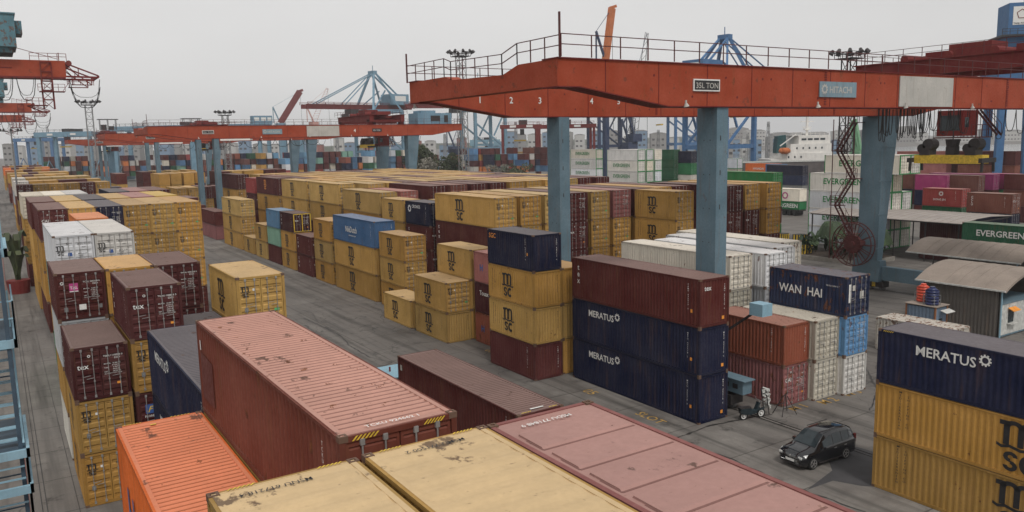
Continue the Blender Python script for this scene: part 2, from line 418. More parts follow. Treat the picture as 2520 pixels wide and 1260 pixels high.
# ---- markings
def g_msc(root, L, H, doors, near, mt='black', big=None):
    s = big or (1.5 if L > 7 else 1.2)
    yc = L*.56
    put_mesh(root, 'L', -.004, yc, H*.5-s*.70, logo_msc(s*.95, mt), 'logo')
    put_text(root, 'L', -.004, L-.62, H*.83, stack_text('MEDITERRANEAN'), .125, mt, bold=.01, sx=1.3, lsp=1.0, align='CENTER')
    put_text(root, 'L', -.004, L-.92, H*.80, stack_text('SHIPPING CO'), .125, mt, bold=.01, sx=1.3, lsp=1.0, align='CENTER')
    if doors:
        put_mesh(doors[0], 'E', .30, -.014, (H-.3)*.62, logo_msc(.36, mt), 'logo')
        put_mesh(doors[0], 'E', .66, -.014, (H-.3)*.74, patch_mesh(.13, .12, 'white'), 'placard')
        put_mesh(doors[0], 'E', .22, -.014, (H-.3)*.28, patch_mesh(.17, .22, 'grey'), 'placard')
        put_text(doors[1], 'E', .22, -.014, (H-.3)*.77, 'MEDU 226758 1\n     22G1', .12, mt, bold=.01)
        put_mesh(doors[1], 'E', .60, -.014, (H-.3)*.24, patch_mesh(.26, .13, 'greygreen'), 'placard')
    else:
        put_text(root, 'E', CW-.40, -.004, H*.82, stack_text('MEDU 226758'), .115, mt, bold=.01, lsp=1., align='CENTER')
    put_text(root, 'L', -.004, .95, H*.82, stack_text('MEDU 2267581'), .105, mt, bold=.01, sx=1.1, lsp=1., align='CENTER')
def g_codes(root, L, H, doors, near, code='TEMU 118200 0', mt='white'):
    if doors:
        put_text(doors[1], 'E', .12, -.014, (H-.3)*.80, code+'\n             22G1', .125, mt, bold=.012)
        put_text(doors[1], 'E', .12, -.014, (H-.3)*.64, 'MAX.GR.   30.480 KG\n                67.200 LB\nTARE         2.185 KG\n                 4.820 LB\nNET          28.295 KG\nCU.CAP.     33.2 CU.M', .078, mt, bold=.012, lsp=1.25)
    else:
        put_text(root, 'E', CW-.42, -.004, H*.82, stack_text(code), .12, mt, bold=.012, sx=1.2, lsp=1., align='CENTER')
    put_text(root, 'L', -.004, .95, H*.85, stack_text(code), .12, mt, bold=.012, sx=1.2, lsp=1., align='CENTER')
def g_text(word, size=.5, door=True, side=None, code='TEMU 118200 0', mt='white', gear=False, vertical=False, sp=(.25, .62), bold=.03, end=False, warn=False):
    def f(root, L, H, doors, near):
        g_codes(root, L, H, doors, near, code)
        if doors and door:
            put_text(doors[0], 'E', .10, -.016, (H-.3)*.60, word, .36, mt, bold=bold)
            put_mesh(doors[0], 'E', .62, -.014, (H-.3)*.86, gear_mesh(.07, 'white'), 'emblem')
            put_mesh(doors[1], 'E', .62, -.014, (H-.3)*.20, patch_mesh(.15, .11, 'orange'), 'placard')
        if not doors and end: put_text(root, 'E', .35, -.004, H*.76, word, .42, mt, bold=bold)
        if warn:
            put_mesh(root, 'L', -.004, .75, H*.30, patch_mesh(.16, .2, 'orange'), 'placard')
            if not doors: put_mesh(root, 'E', CW-.62, -.004, H*.12, patch_mesh(.2, .2, 'orange'), 'placard')
        if side:
            if vertical: put_text(root, 'L', -.004, L-.75, H*.72, stack_text(word), size, mt, bold=bold, lsp=.85, align='CENTER')
            else:
                put_text(root, 'L', -.004, L*(1-sp[0]), H*sp[1], word, size, mt, bold=bold)
                if gear: put_mesh(root, 'L', -.004, L*(1-sp[0])-size*.62*len(word)-size*.55, H*sp[1]+size*.62, gear_mesh(size*.42, mt), 'logo')
    return f
def g_none(root, L, H, doors, near): g_codes(root, L, H, doors, near, 'TGHU 188818 3')
def green_edge(root, L, H, doors, near):
    def f():
        mb = MB()
        for x in (-.012, CW-.12): mb.box(x, -.014, .0, x+.132, .12, H)
        mb.box(.12, -.014, .0, CW-.12, .1, .15); mb.box(.12, -.014, H-.13, CW-.12, .1, H+.004); mb.box(-.012, L-.12, 0, .12, L+.01, H)
        return mb.mesh('door_surround', [M['green']])
    mk('door_surround', cached(('ge', L, H), f), root)
def g_ever(root, L, H, doors, near):
    put_text(root, 'L', -.004, L*.80, H*.40, 'EVERGREEN', 1.25, 'green', bold=.035, sx=1.0)
    green_edge(root, L, H, doors, near)
def roof_text(root, L, H, s, face='I', mt='black', size=.2, dy=.22, x=None):
    if face == 'I': put_text(root, 'I', x or CW*.72, L-dy, H+.004, s, size, mt, bold=.01)
    else: put_text(root, 'T', x or CW*.28, dy, H+.004, s, size, mt, bold=.01)

# ------------------------------------------------------------------ ground
def ground_material():
    m, n, b = mat('yard_concrete'); vec, oi = coords(n, False)
    big = noise(n, vec, .045, 4, .6); mid = noise(n, vec, .35, 5, .65); fine = noise(n, vec, 3.5, 6, .7)
    c = mixc(n, ramp(n, mid, .32, .70), (.115,.102,.092), (.27,.25,.225)); c = mixc(n, ramp(n, big, .40, .62), c, (.155,.14,.128))
    tr = noise(n, vec, 1.1, 3, .6, (1, .045, 1)); c = mixc(n, ramp(n, tr, .47, .70, 0, .8), c, (.06,.055,.05))
    tr2 = noise(n, vec, .55, 4, .6, (.10, 1, 1)); c = mixc(n, ramp(n, tr2, .52, .8, 0, .45), c, (.11,.10,.09))
    c = mixc(n, ramp(n, fine, .35, .75, 0, .35), c, (.10,.092,.085))
    oil = noise(n, vec, .5, 5, .72); c = mixc(n, ramp(n, oil, .58, .70, 0, .8), c, (.045,.041,.038))
    br = nd(n, 'ShaderNodeTexBrick'); n.links.new(vec, br.inputs['Vector']); br.inputs['Scale'].default_value = 1
    br.inputs['Brick Width'].default_value = 6.2; br.inputs['Row Height'].default_value = 4.6; br.inputs['Mortar Size'].default_value = .045
    br.inputs['Mortar Smooth'].default_value = .4; br.offset = .0
    for i, v in ((1, 1.), (2, .86)): br.inputs[i].default_value = (v, v, v, 1)
    br.inputs[3].default_value = (.32,.31,.30,1); c = mixc(n, .75, c, br.outputs[0], 'MULTIPLY')
    vo = nd(n, 'ShaderNodeTexVoronoi', feature='DISTANCE_TO_EDGE'); vo.inputs['Scale'].default_value = .16
    ad = nd(n, 'ShaderNodeVectorMath', operation='ADD'); n1 = nd(n, 'ShaderNodeTexNoise'); n1.inputs['Scale'].default_value = .5; n.links.new(vec, n1.inputs['Vector'])
    sc_ = nd(n, 'ShaderNodeVectorMath', operation='SCALE'); sc_.inputs['Scale'].default_value = 3.; n.links.new(n1.outputs[1], sc_.inputs[0])
    n.links.new(vec, ad.inputs[0]); n.links.new(sc_.outputs[0], ad.inputs[1]); n.links.new(ad.outputs[0], vo.inputs['Vector'])
    cr = math_(n, 'MULTIPLY', ramp(n, vo.outputs[0], .0, .010, 1, 0), ramp(n, big, .45, .6)); c = mixc(n, math_(n, 'MULTIPLY', cr, .8), c, (.04,.038,.036))
    n.links.new(c, b.inputs['Base Color']); n.links.new(ramp(n, mid, .3, .7, .55, .92), b.inputs['Roughness']); b.inputs['Specular IOR Level'].default_value = .25
    bp = nd(n, 'ShaderNodeBump'); bp.inputs['Strength'].default_value = .25; bp.inputs['Distance'].default_value = .03
    n.links.new(fine, bp.inputs['Height']); n.links.new(bp.outputs[0], b.inputs['Normal']); return m
M['ground'] = ground_material()
g = MB().add([(-1500,-300,0),(3400,-300,0),(3400,2600,0),(-1500,2600,0)], [(0,1,2,3)]).build('ground', M['ground']); struct(g)

# ------------------------------------------------------------------ stacks
S8, HC = 2.591, 2.896
LV = ['lowest', 'second from the ground', 'third from the ground', 'fourth from the ground', 'fifth from the ground']
def stack(x, y, L, levels, where, lod='B', group=None, hs=None):
    """levels bottom -> top: (colour, height, near end, logo, roof, rust, label words, frame); every one is a container of its own"""
    z = 0.; n = len(levels); rs = []
    for i, lv in enumerate(levels):
        lv = tuple(lv)+(None,)*(8-len(lv)); cl, H, near, lg, rf, ru, lab, fr = lv
        near = near or 'door'; H = H or S8
        if lab is None:
            kind = NAMEC.get(cl, 'painted')+(' short' if L < 7 else ' long')+' container'
            lab = kind+(', '+('topmost' if i == n-1 else LV[i]) if n > 1 else '')+' '+where
        rs.append(container(cl, x, y, z, L, H, near, lod, lab, group, rf or 'fine', .3 if ru is None else ru, lg, fr)); z += H+.006
    return rs
L40, L20 = 12.192, 6.058
MS = g_msc
ga = 'containers of the near left block'; gb = 'containers of the central block'; gl = 'containers along the lane edge'
def tx(code='TEMU 118200 0', **k): return g_text('tex', .62, code=code, side=True, vertical=True, bold=.03, **k)
MER = g_text('MERATUS', .62, side=True, gear=True, bold=.035, code='MRTU 403318 2', warn=True, sp=(.15, .66))
# --- the four roofs at the bottom edge of the picture and the stacks that carry them
def near_stack(x, y, cols, top, topH, where, L=L40, near='wall', roof='fine', lab=None, logo=None, rust=.4, roofcol=None):
    roofcol = roofcol or {'mustard2': (.62,.43,.19), 'rose': (.33,.135,.12), 'pink': (.47,.20,.15)}.get(top)
    z = 0
    for i, c in enumerate(cols):
        container(c, x, y, z, L, HC, 'wall', 'B', NAMEC[c]+' container, '+LV[i]+', under the '+where, ga, 'fine', .3); z += HC+.004
    return container(top, x, y, z, L, topH, near, 'A', lab, ga, roof, rust, logo, None, 0, roofcol)
Y0N = .15
r = near_stack(2.26, Y0N, ['maroon', 'navy', 'mustard'], 'mustard2', HC, 'left yellow roof', roof='broad', lab='pale yellow ribbed container roof at the bottom edge, left of its yellow twin', rust=.25)
roof_text(r, L40, HC, 'MSNU 617218 4', 'I', 'black', .17, .34, 1.55)
put_mesh(r, 'T', .28, L40-.10, HC+.003, hazard_mesh(.42, .07), 'hazard_stripe'); put_mesh(r, 'T', 1.72, L40-.10, HC+.003, hazard_mesh(.42, .07), 'hazard_stripe')
r = near_stack(4.82, Y0N+.05, ['mustard', 'maroon', 'navy'], 'mustard2', HC, 'right yellow roof', roof='broad', lab='yellow ribbed container roof at the bottom edge, beside the dull pink one', rust=.3)
roof_text(r, L40, HC, 'MSMU 771500 2', 'I', 'black', .17, .34, 1.80)
put_mesh(r, 'T', .28, L40-.10, HC+.003, hazard_mesh(.42, .07), 'hazard_stripe'); put_mesh(r, 'T', 1.72, L40-.10, HC+.003, hazard_mesh(.42, .07), 'hazard_stripe')
r = near_stack(7.30, Y0N+.02, ['maroon', 'mustard', 'maroon2'], 'rose', HC, 'dull pink embossed roof', roof='emb', lab='dull pink container roof with wide embossed ribs at the bottom edge', rust=.25)
roof_text(r, L40, HC, 'MSDU 771848 9', 'I', 'white', .17, .42, 1.62)
# rust pink long container with its roof towards us
def tcku(root, L, H, doors, near):
    g_codes(root, L, H, doors, near, 'TCKU 924662 1')
    put_text(root, 'T', .62, .22, H+.004, 'TCKU 924662 1', .17, 'white', bold=.01)
    put_mesh(root, 'E', .24, -.006, H-.115, hazard_mesh(.5, .09), 'hazard_stripe'); put_mesh(root, 'E', 1.7, -.006, H-.115, hazard_mesh(.42, .09), 'hazard_stripe')
    put_mesh(root, 'L', .006, L-.35, H-.85, patch_mesh(.14, .30, 'white'), 'placard')
    put_mesh(root, 'L', .004, L-.35, .55, cached('darkpatch', lambda: MB().add([(0,0,0),(1.5,0,0),(1.5,1.35,0),(0,1.45,0)], [(0,1,2,3)]).mesh('repainted_patch', [M['darkpatch']])), 'repainted_patch')
M['darkpatch'] = paint('repainted_dark_patch', rust=.3, color=(.13,.035,.03))
near_stack(4.78, 13.35, ['mustard', 'maroon', 'mustard'], 'pink', HC, 'faded pink long container', near='door', lab='faded pink long container with rust patches on its ribbed roof', logo=tcku, rust=.55)
# orange one to its left, one level lower
def orng(root, L, H, doors, near):
    g_codes(root, L, H, doors, near)
    put_text(root, 'L', -.004, L*.86, .35, 'H', 1.9, 'blue', bold=.05); put_mesh(root, 'T', .9, L-.5, H+.006, patch_mesh(.16, .09, 'yellow'), 'sticker')
    put_mesh(root, 'T', .2, L-.09, H+.003, hazard_mesh(.5, .06), 'hazard_stripe'); put_mesh(root, 'T', 1.5, L-.09, H+.003, hazard_mesh(.6, .06), 'hazard_stripe')
z = 0
for i, c in enumerate(['mustard', 'maroon']):
    container(c, 2.30, 13.4, z, L40, HC, 'wall', 'B', NAMEC[c]+' container, '+LV[i]+', under the bright orange one', ga); z += HC+.004
container('orange', 2.30, 13.4, z, L40, HC, 'wall', 'A', 'bright orange long container with scraped ribbed roof', ga, 'fine', .35, orng)
# navy ones behind the pink one
stack(5.15, 26.7, L40, [('maroon', HC, 'wall'), ('navy', HC, 'wall', MER, 'fine', .1, 'navy blue long container, under its twin behind the bright orange one'),
      ('navy', HC, 'wall', MER, 'fine', .15, 'navy blue long container with ribbed roof between the orange and the faded pink one')], 'beside the faded pink one', 'A', ga)
stack(7.25, 40.0, L20, [('mustard',), ('maroon',), ('navy', S8, 'wall', None, 'fine', .2, 'navy blue short container roof low between the yellow and maroon stacks')], 'beside the lone yellow one', 'B', ga)
# --- row 1
stack(2.15, 41.26, L20, [('mustard3', S8, 'door', MS, 'flat', .3, 'mustard short container at the foot of the nearest left stack'),
      ('mustard3', S8, 'door', MS, 'flat', .3, 'mustard short container in the middle of the nearest left stack'),
      ('maroon', S8, 'door', tx(), 'fine', .35, 'dark maroon short container with tex on its door, nearest on the left')], '', 'A', ga)
def florens(root, L, H, doors, near):
    g_codes(root, L, H, doors, near)
    put_mesh(doors[0], 'E', .25, -.016, (H-.3)*.6, patch_mesh(.46, .46, 'blue'), 'logo'); put_text(doors[0], 'E', .33, -.019, (H-.3)*.63, 'F', .42, 'yellow', bold=.03, shear=.4)
    put_text(doors[0], 'E', .20, -.016, (H-.3)*.52, 'FLORENS', .15, 'white', bold=.02)
stack(4.70, 41.0, L20, [('mustard3', S8, 'door', MS), ('maroon', S8, 'door', florens, 'fine', .3, 'maroon short container with a blue and yellow emblem on its door'),
      ('mustard', S8, 'door', MS, 'flat', .3, 'mustard short container directly under the maroon tex one behind the navy one'),
      ('maroon', S8, 'door', tx('TGHU 188818 3'), 'fine', .35, 'maroon short container with large tex on the door and a striped red roof')], '', 'A', ga)
# --- row 2
def tal(root, L, H, doors, near):
    g_codes(root, L, H, doors, near, 'TCLU 265108 6')
    put_mesh(doors[0], 'E', .55, -.016, (H-.3)*.62, patch_mesh(.42, .42, 'magenta'), 'logo'); put_text(doors[0], 'E', .58, -.019, (H-.3)*.67, 'TAL', .21, 'white', bold=.03)
    put_mesh(doors[0], 'E', .55, -.017, (H-.3)*.60, patch_mesh(.42, .05, 'white'), 'placard'); put_mesh(doors[0], 'E', .22, -.015, (H-.3)*.82, gear_mesh(.09, 'white'), 'emblem')
    put_mesh(doors[1], 'E', -.16, -.075, (H-.3)*.16, patch_mesh(.34, .30, 'white'), 'placard')
    put_mesh(doors[0], 'E', .22, -.015, (H-.3)*.14, patch_mesh(.18, .24, 'grey'), 'placard'); put_mesh(doors[1], 'E', .80, -.015, (H-.3)*.16, patch_mesh(.16, .22, 'grey'), 'placard')
stack(2.13, 48.35, L20, [('offwhite', S8, 'door'), ('mustard', S8, 'door'), ('offwhite', S8, 'door', None, 'flat', .5),
      ('maroon', S8, 'door', tal, 'flat', .3, 'maroon short container with TAL sign on the door beside the yellow roof')], 'behind the nearest left stack', 'A', ga)
stack(4.62, 48.3, L20, [('mustard3', S8, 'door'), ('maroon', S8, 'door'), ('mustard3', S8, 'door'), ('mustard', S8, 'door', None, 'flat', .4, 'mustard short container with stained flat roof between two maroon ones')], 'second in the second row on the left', 'A', ga)
stack(7.05, 48.0, L20, [('mustard3', S8, 'door'), ('navy', S8, 'door'), ('maroon', S8, 'door'), ('maroon', S8, 'door', g_text('tex', .5, door=False, code='WFHU 250128 0'), 'fine', .35, 'maroon short container with faded ribbed roof in front of the yellow door ends')], 'third in the second row on the left', 'A', ga)
stack(9.62, 40.45, L20, [('mustard', S8, 'door', MS), ('maroon', S8, 'door'), ('mustard', S8, 'door', MS), ('mustard2', S8, 'door', MS, 'flat', .45, 'mustard short container beside the lane with a scuffed flat roof')], 'beside the lane on the left block', 'A', ga)
# --- row 3: two white reefers
X3, Y3 = bz(127.4, 582.6, 11.30)
def wref(root, L, H, doors, near):
    put_mesh(doors[0], 'E', .28, -.02, (H-.3)*.56, logo_msc(.42, 'black'), 'logo') if doors else None
    if doors:
        put_mesh(doors[0], 'E', .70, -.02, (H-.3)*.52, patch_mesh(.24, .22, 'blue'), 'placard'); put_mesh(doors[0], 'E', .72, -.02, (H-.3)*.84, gear_mesh(.08, 'black'), 'emblem')
        put_text(doors[1], 'E', .20, -.02, (H-.3)*.80, 'MEDU 912197 2  8', .13, 'black', bold=.01); put_text(doors[1], 'E', .45, -.02, (H-.3)*.72, '45R1', .12, 'black', bold=.01)
        put_text(doors[1], 'E', .20, -.02, (H-.3)*.56, 'MAX.G.W\nTARE\nNET', .12, 'black', bold=.02, lsp=1.2)
for i in (0, 1):
    stack(X3+i*2.47, Y3, L40, [('offwhite' if i else 'green', 2.80, 'door'), ('mustard', 2.80, 'door'), ('teal' if i == 0 else 'white', 2.80, 'door'),
      ('reefer', HC, 'door', wref, 'flat', .25, ('left' if i == 0 else 'right')+' one of two white containers with flat pale roofs on the left block')], ('left' if i == 0 else 'right')+' of the two under the white roofs', 'A', ga)
# --- further rows of the left block: (px, py of near left top corner, Z, pitch, L, colours)
ORD = ['leftmost', 'second', 'third', 'fourth', 'fifth', 'sixth', 'seventh']
def row(px, py, Z, L, cols, where, n=4, logos=None, pitch=2.53, lod='B', under=None, rust=.3, seed=1):
    X, Y = bz(px, py, Z); rnd = random.Random(seed); H = Z/n-.006
    for i, c in enumerate(cols):
        if c is None: continue
        for k in range(n):
            top = k == n-1
            if not top and i and not (under and under[i]): continue
            if not top and i == 0 and lod == 'C' and k == 0: continue
            cc = c if top else (under[i][k] if under and under[i] else rnd.choice(['mustard', 'maroon', 'brown', 'offwhite', 'mustard3']))
            lgf = (logos(cc) if logos else None) if top else (MS if cc.startswith('must') and under else None)
            lab = '%s container %s in the %s%s' % (NAMEC[cc], 'leftmost' if i == 0 else ORD[i]+' from the left', where, '' if top else ', %s level' % ['lowest', 'second', 'third'][k])
            container(cc, X+i*pitch, Y, k*(H+.006), L, H, 'door', lod, lab, ga, 'broad' if c in ('maroon', 'orange2') and top else 'flat', rust, lgf)
    return X, Y
lg = lambda c: MS if c.startswith('must') else (g_text('CAI', .5, code='CAIU 278811 4') if c == 'maroon' else (g_codes if c in ('navy', 'maroon2') else None))
mk3 = ['maroon', 'mustard', 'mustard']
X4, Y4 = row(92, 517, 11.55, L20*2, ['maroon', 'mustard2', 'navy', 'mustard', 'mustard', 'mustard'], 'row behind the white pair', 4, lg, 2.36, under=[None, None, ['maroon', 'mustard', 'navy'], mk3, mk3, ['maroon', 'mustard', 'mustard']], lod='A')
Xo, Yo = bz(187, 539, 11.2)
stack(Xo, Yo, L20*1.3, [('mustard', 2.79), ('maroon', 2.79), ('mustard', 2.79), ('orange2', 2.79, 'wall', None, 'broad', .3, 'orange ribbed roof squeezed between the white roofs and the maroon CAI one')], 'under the small orange roof', 'B', ga)
row(72, 498, 11.55, L40, ['maroon2', 'mustard2', 'navy', 'mustard2', 'rose', 'yellow'], 'second row behind the white pair', 4, None, 2.46, seed=2)
row(52, 483, 11.4, L40, ['white', 'reefer', 'white', None, 'navy', 'rose', 'maroon'], 'row of pale grey roofs', 4, None, 2.46, seed=3)
row(40.5, 456, 11.0, L20, ['maroon', 'mustard', 'mustard', 'mustard', 'maroon', 'mustard'], 'row just behind the grey roofs', 4, lg, 2.50, seed=4)
row(34, 447.5, 11.2, L20, ['white', 'mustard', 'mustard', 'maroon', 'maroon', 'mustard2'], 'fifth row back', 4, None, 2.50, seed=5)
row(30, 440, 11.2, L40, ['white', 'mustard2', 'mustard2', 'mustard2', 'mustard2', 'mustard2'], 'sixth row back', 4, None, 2.50, seed=6)
row(26, 433, 11.0, L40, ['mustard', 'maroon', 'mustard', 'mustard', 'mustard', None], 'seventh row back', 4, None, 2.50, lod='C', seed=7)
row(18, 427, 11.0, L40, ['mustard', 'mustard2', 'maroon', 'mustard', 'mustard2', 'mustard'], 'eighth row back', 4, None, 2.50, lod='C', seed=8)
row(13, 420, 11.0, L40, ['orange2', 'mustard', 'maroon', 'mustard', 'orange2', 'brown'], 'ninth row back', 4, None, 2.50, lod='C', seed=9)
row(8, 414, 11.0, L40, ['orange', 'maroon', 'mustard', 'brown', 'mustard', 'orange2'], 'tenth row back', 4, None, 2.50, lod='C', seed=10)
row(6, 409, 10.8, L40, ['brown', 'mustard', 'maroon', 'mustard', 'maroon', 'brown'], 'last row of the left block', 4, None, 2.50, lod='C', seed=11)

# ------------------------------------------------------------------ central block, column along the lane
M_ = lambda *a: ('mustard',)+a
def msc(where, n, x, y, L=L20, H=S8, near='door', lod='A', tops=None):
    stack(x, y, L, [(random.choice(['mustard', 'mustard2', 'mustard']), H, near if not isinstance(near, list) else near[i], MS, 'flat', .3) for i in range(n)], where, lod, gb)
random.seed(4)
X1, X0 = 33.25, 30.72
sgc = g_text('SGC', .52, door=False, side=True, mt='orange', code='SGCU 884213 6', sp=(.05, .72), bold=.035)
def sgcf(root, L, H, doors, near):
    put_text(root, 'L', -.004, L*.96, H*.76, 'SGC', .50, 'orange', bold=.03); g_codes(root, L, H, doors, near, 'SEGU 884213 6'); put_mesh(root, 'L', -.004, .78, H*.42, patch_mesh(.13, .2, 'orange'), 'placard')
stack(X0, 45.05, L20, [('maroon2', S8, 'wall', g_codes, 'flat', .3, 'maroon short container at the foot of the lane edge stack, under mustard ones'),
   ('mustard2', S8, 'wall', MS, 'flat', .35, 'mustard short container resting on the maroon one at the lane edge'),
   ('mustard', S8, 'wall', MS, 'flat', .4, 'mustard short container directly beneath the small dark navy one'),
   ('navy', S8, 'wall', sgcf, 'flat', .1, 'small dark navy container with orange letters on top of the lane edge stack')], '', 'A', gb)
stack(X0+.1, 58.25, L20, [('mustard2', S8, 'wall', MS, 'flat', .35, 'lower mustard container of the pair nearest the open lane'),
   ('mustard2', S8, 'door', MS, 'flat', .35, 'upper mustard container of the pair nearest the open lane')], '', 'A', gb)
stack(X0+.05, 65.1, L20, [('mustard2', S8, 'wall', MS, 'flat', .35, 'single mustard short container on the ground beside the lane, behind a stacked pair')], '', 'A', gb)
tex3 = g_text('tex', .55, side=True, vertical=True, bold=.03, code='TEMU 472319 5', end=True, warn=True)
stack(33.5, 32.1, L40, [('navy', HC, 'wall', MER, 'fine', .15, 'lowest long navy container with white lettering in front of the blue crane leg'),
   ('navy', HC, 'wall', MER, 'fine', .15, 'middle long navy container with white lettering, under the maroon tex one'),
   ('maroon', HC, 'wall', tex3, 'flat', .2, 'long maroon tex container topping the two navy ones by the crane leg')], '', 'A', gb)
msc('tucked behind the small dark navy one', 3, 33.3, 45.2, near='wall')
def hapag(root, L, H, doors, near):
    g_codes(root, L, H, doors, near); put_text(root, 'L', -.004, L*.84, H*.40, 'H', .75, 'blue', bold=.06); put_text(root, 'L', -.004, L*.60, H*.40, 'Hapag', .62, 'black', bold=.03)
stack(X1, 51.6, L20, [('redbrown', S8, 'wall', hapag, 'fine', .8, 'rusty orange container with blue mark on the ground behind the lane edge stack'),
   ('maroon3', S8, 'wall', g_text('Touax', .55, side=True, sp=(.14, .6), door=False), 'fine', .3, 'dark maroon container with white lettering between two rusty ones'),
   ('rose', S8, 'wall', hapag, 'fine', .6, 'dull pink container with a blue mark, topping the rusty and maroon ones')], '', 'A', gb)
msc('behind the pair nearest the open lane', 3, X1, 58.2, near='wall')
msc('left of the dark gap before the maroon tex wall', 3, X1, 71.35)
def nile(root, L, H, doors, near):
    g_codes(root, L, H, doors, near); put_text(root, 'L', -.004, L*.68, H*.42, 'NileDutch', .95, 'white', bold=.03, sx=.86); put_text(root, 'L', -.004, L*.60, H*.27, 'www.niledutch.com', .26, 'white', bold=.02)
stack(X1, 78.6, L40, [('mustard', HC, 'wall', MS, 'flat', .3, 'lowest mustard long container under the blue one beside the lane'), ('mustard', HC, 'wall', MS, 'flat', .3, 'middle mustard long container directly under the blue one'),
   ('blue', HC, 'wall', nile, 'flat', .45, 'blue long container with white lettering on two mustard ones')], '', 'A', gb)
msc('just left of the blue lettered one', 3, X1, 91.9)
stack(X1, 99.1, L20, [('maroon2', S8, 'door', tx(), 'flat'), ('maroon', S8, 'door', tx(), 'flat')], 'of the low maroon pair beside the lane', 'A', gb)
def yfr(root, L, H, doors, near):
    tx()(root, L, H, doors, near)
    mb = MB()
    for i, d in enumerate(doors):
        x = d.location.x-root.location.x*0
    for x in (.02, 1.16, CW-.14): mb.box(x, -.02, .14, x+.12, .0, H-.08)
    mb.box(.02, -.02, .1, CW-.02, 0, .2); mb.box(.02, -.02, H-.16, CW-.02, 0, H-.05); mb.build('door_surround', M['yellow'], root)
stack(X1, 105.9, L20, [('mustard', S8, 'door', MS), ('mustard', S8, 'door', MS), ('maroon3', S8, 'door', yfr, 'fine', .3, 'dark maroon container with bright yellow door edges')], 'below the yellow edged maroon one', 'A', gb)
stack(X1, 112.6, L20, [('maroon2', S8, 'wall'), ('teal', S8, 'wall', None, 'flat', .5, 'pale green weathered container under the light blue one'), ('lblue', S8, 'wall', None, 'flat', .5, 'light blue weathered container beside the lane, topmost of three')], 'under the pale green one', 'B', gb)
msc('of the two high pair left of the light blue one', 2, X1, 119.3)
msc('alone at the foot of the tall mustard trio', 1, X1, 126.5)
stack(X1, 133.7, L40, [('mustard', 2.75, 'door', MS), ('mustard', 2.75, 'door', MS), ('mustard2', 2.75, 'door', MS)], 'of the far tall trio by the lane', 'A', gb)
stack(X1, 152.1, L40, [('rose', S8, 'wall'), ('maroon', S8, 'wall', g_codes)], 'of the farthest low pair by the lane', 'B', gb)
stack(X1+.3, 172, L20, [('mustard', S8), ('maroon', S8)], 'of a small pair before the second crane', 'B', gb)
# ---- right hand stack in the corner
def merbig(root, L, H, doors, near): MER(root, L, H, doors, near); put_mesh(root, 'L', -.004, L-.25, H-.10, hazard_mesh(.5, .07), 'hazard_stripe')
def mscbig(root, L, H, doors, near):
    put_mesh(root, 'L', -.004, 5.75, H*.13, logo_msc(1.42, 'black'), 'logo')
    put_text(root, 'L', -.004, L-1.25, H*.90, stack_text('MEDITERRANEAN'), .145, 'black', bold=.015, sx=1.3, lsp=1.0, align='CENTER')
    put_text(root, 'L', -.004, L-1.62, H*.84, stack_text('SHIPPING CO'), .145, 'black', bold=.015, sx=1.3, lsp=1.0, align='CENTER')
stack(34.1, 9.2, L40, [('mustard', 2.60, 'wall', mscbig, 'flat', .3, 'lowest mustard container in the stack at the right edge'), ('mustard', 2.60, 'wall', mscbig, 'flat', .3, 'mustard container directly under the navy one at the right edge'),
   ('navy', 2.58, 'wall', merbig, 'flat', .1, 'navy container with white lettering topping the stack at the right edge')], '', 'A', gb)
# ---- behind the crane leg: red and white short ones, the battered navy one, long white ones
stack(39.95, 31.25, L20, [('rose', S8, 'door', g_text('CAI', .36, code=' '), 'fine', .8, 'dull pink rusty container on the ground behind the parked scooter'), ('redbrown', S8, 'wall', g_codes, 'fine', .5, 'rust red container above the dull pink one behind the scooter')], '', 'A', gb)
stack(42.45, 30.85, L20, [('offwhite', S8, 'door', None, 'flat', .45, 'grimy white container with two paper sheets, lower of the middle pair'), ('offwhite', S8, 'door', None, 'fine', .5, 'grimy white container with ribbed roof beside the rust red one')], '', 'A', gb)
def wanhai(root, L, H, doors, near):
    put_text(root, 'L', -.004, L*.86, H*.40, 'WAN  HAI', .80, 'white', bold=.035, sx=.92); put_text(root, 'L', -.004, L*.25, H*.72, 'WHLU 235612 7', .14, 'white', bold=.01)
    put_mesh(doors[0], 'E', .12, -.02, .75, patch_mesh(.26, 1.2, 'white'), 'placard'); put_mesh(doors[0], 'E', .5, -.02, 1.5, patch_mesh(.3, .35, 'sign'), 'placard')
    put_mesh(doors[1], 'E', .2, -.02, .9, patch_mesh(.4, .5, 'sign'), 'placard')
stack(44.85, 30.4, L20, [('reefer', S8, 'door', None, 'flat', .45, 'white container on the ground under the light blue one'), ('lblue', S8, 'door', g_codes, 'flat', .5, 'light blue container between the white and the battered navy ones'),
   ('navy2', S8, 'door', wanhai, 'flat', .75, 'battered navy container with large peeling white letters')], '', 'A', gb)
wr = ['nearest the maroon tex one', 'second from the blue crane leg', 'third of the long white ones', 'farthest of the long white ones']
for i, (x, y) in enumerate([(44.9, 40.1), (47.75, 39.2), (50.9, 40.9), (53.8, 42.5)]):
    stack(x, y, L40, [('offwhite', HC, 'door', None, 'flat', .45), ('offwhite', S8, 'door', None, 'flat', .45), ('reefer', S8, 'door', None, 'flat', .5, 'long weathered white container with stained flat roof, '+wr[i])], 'under the long white one '+wr[i], 'A', gb)

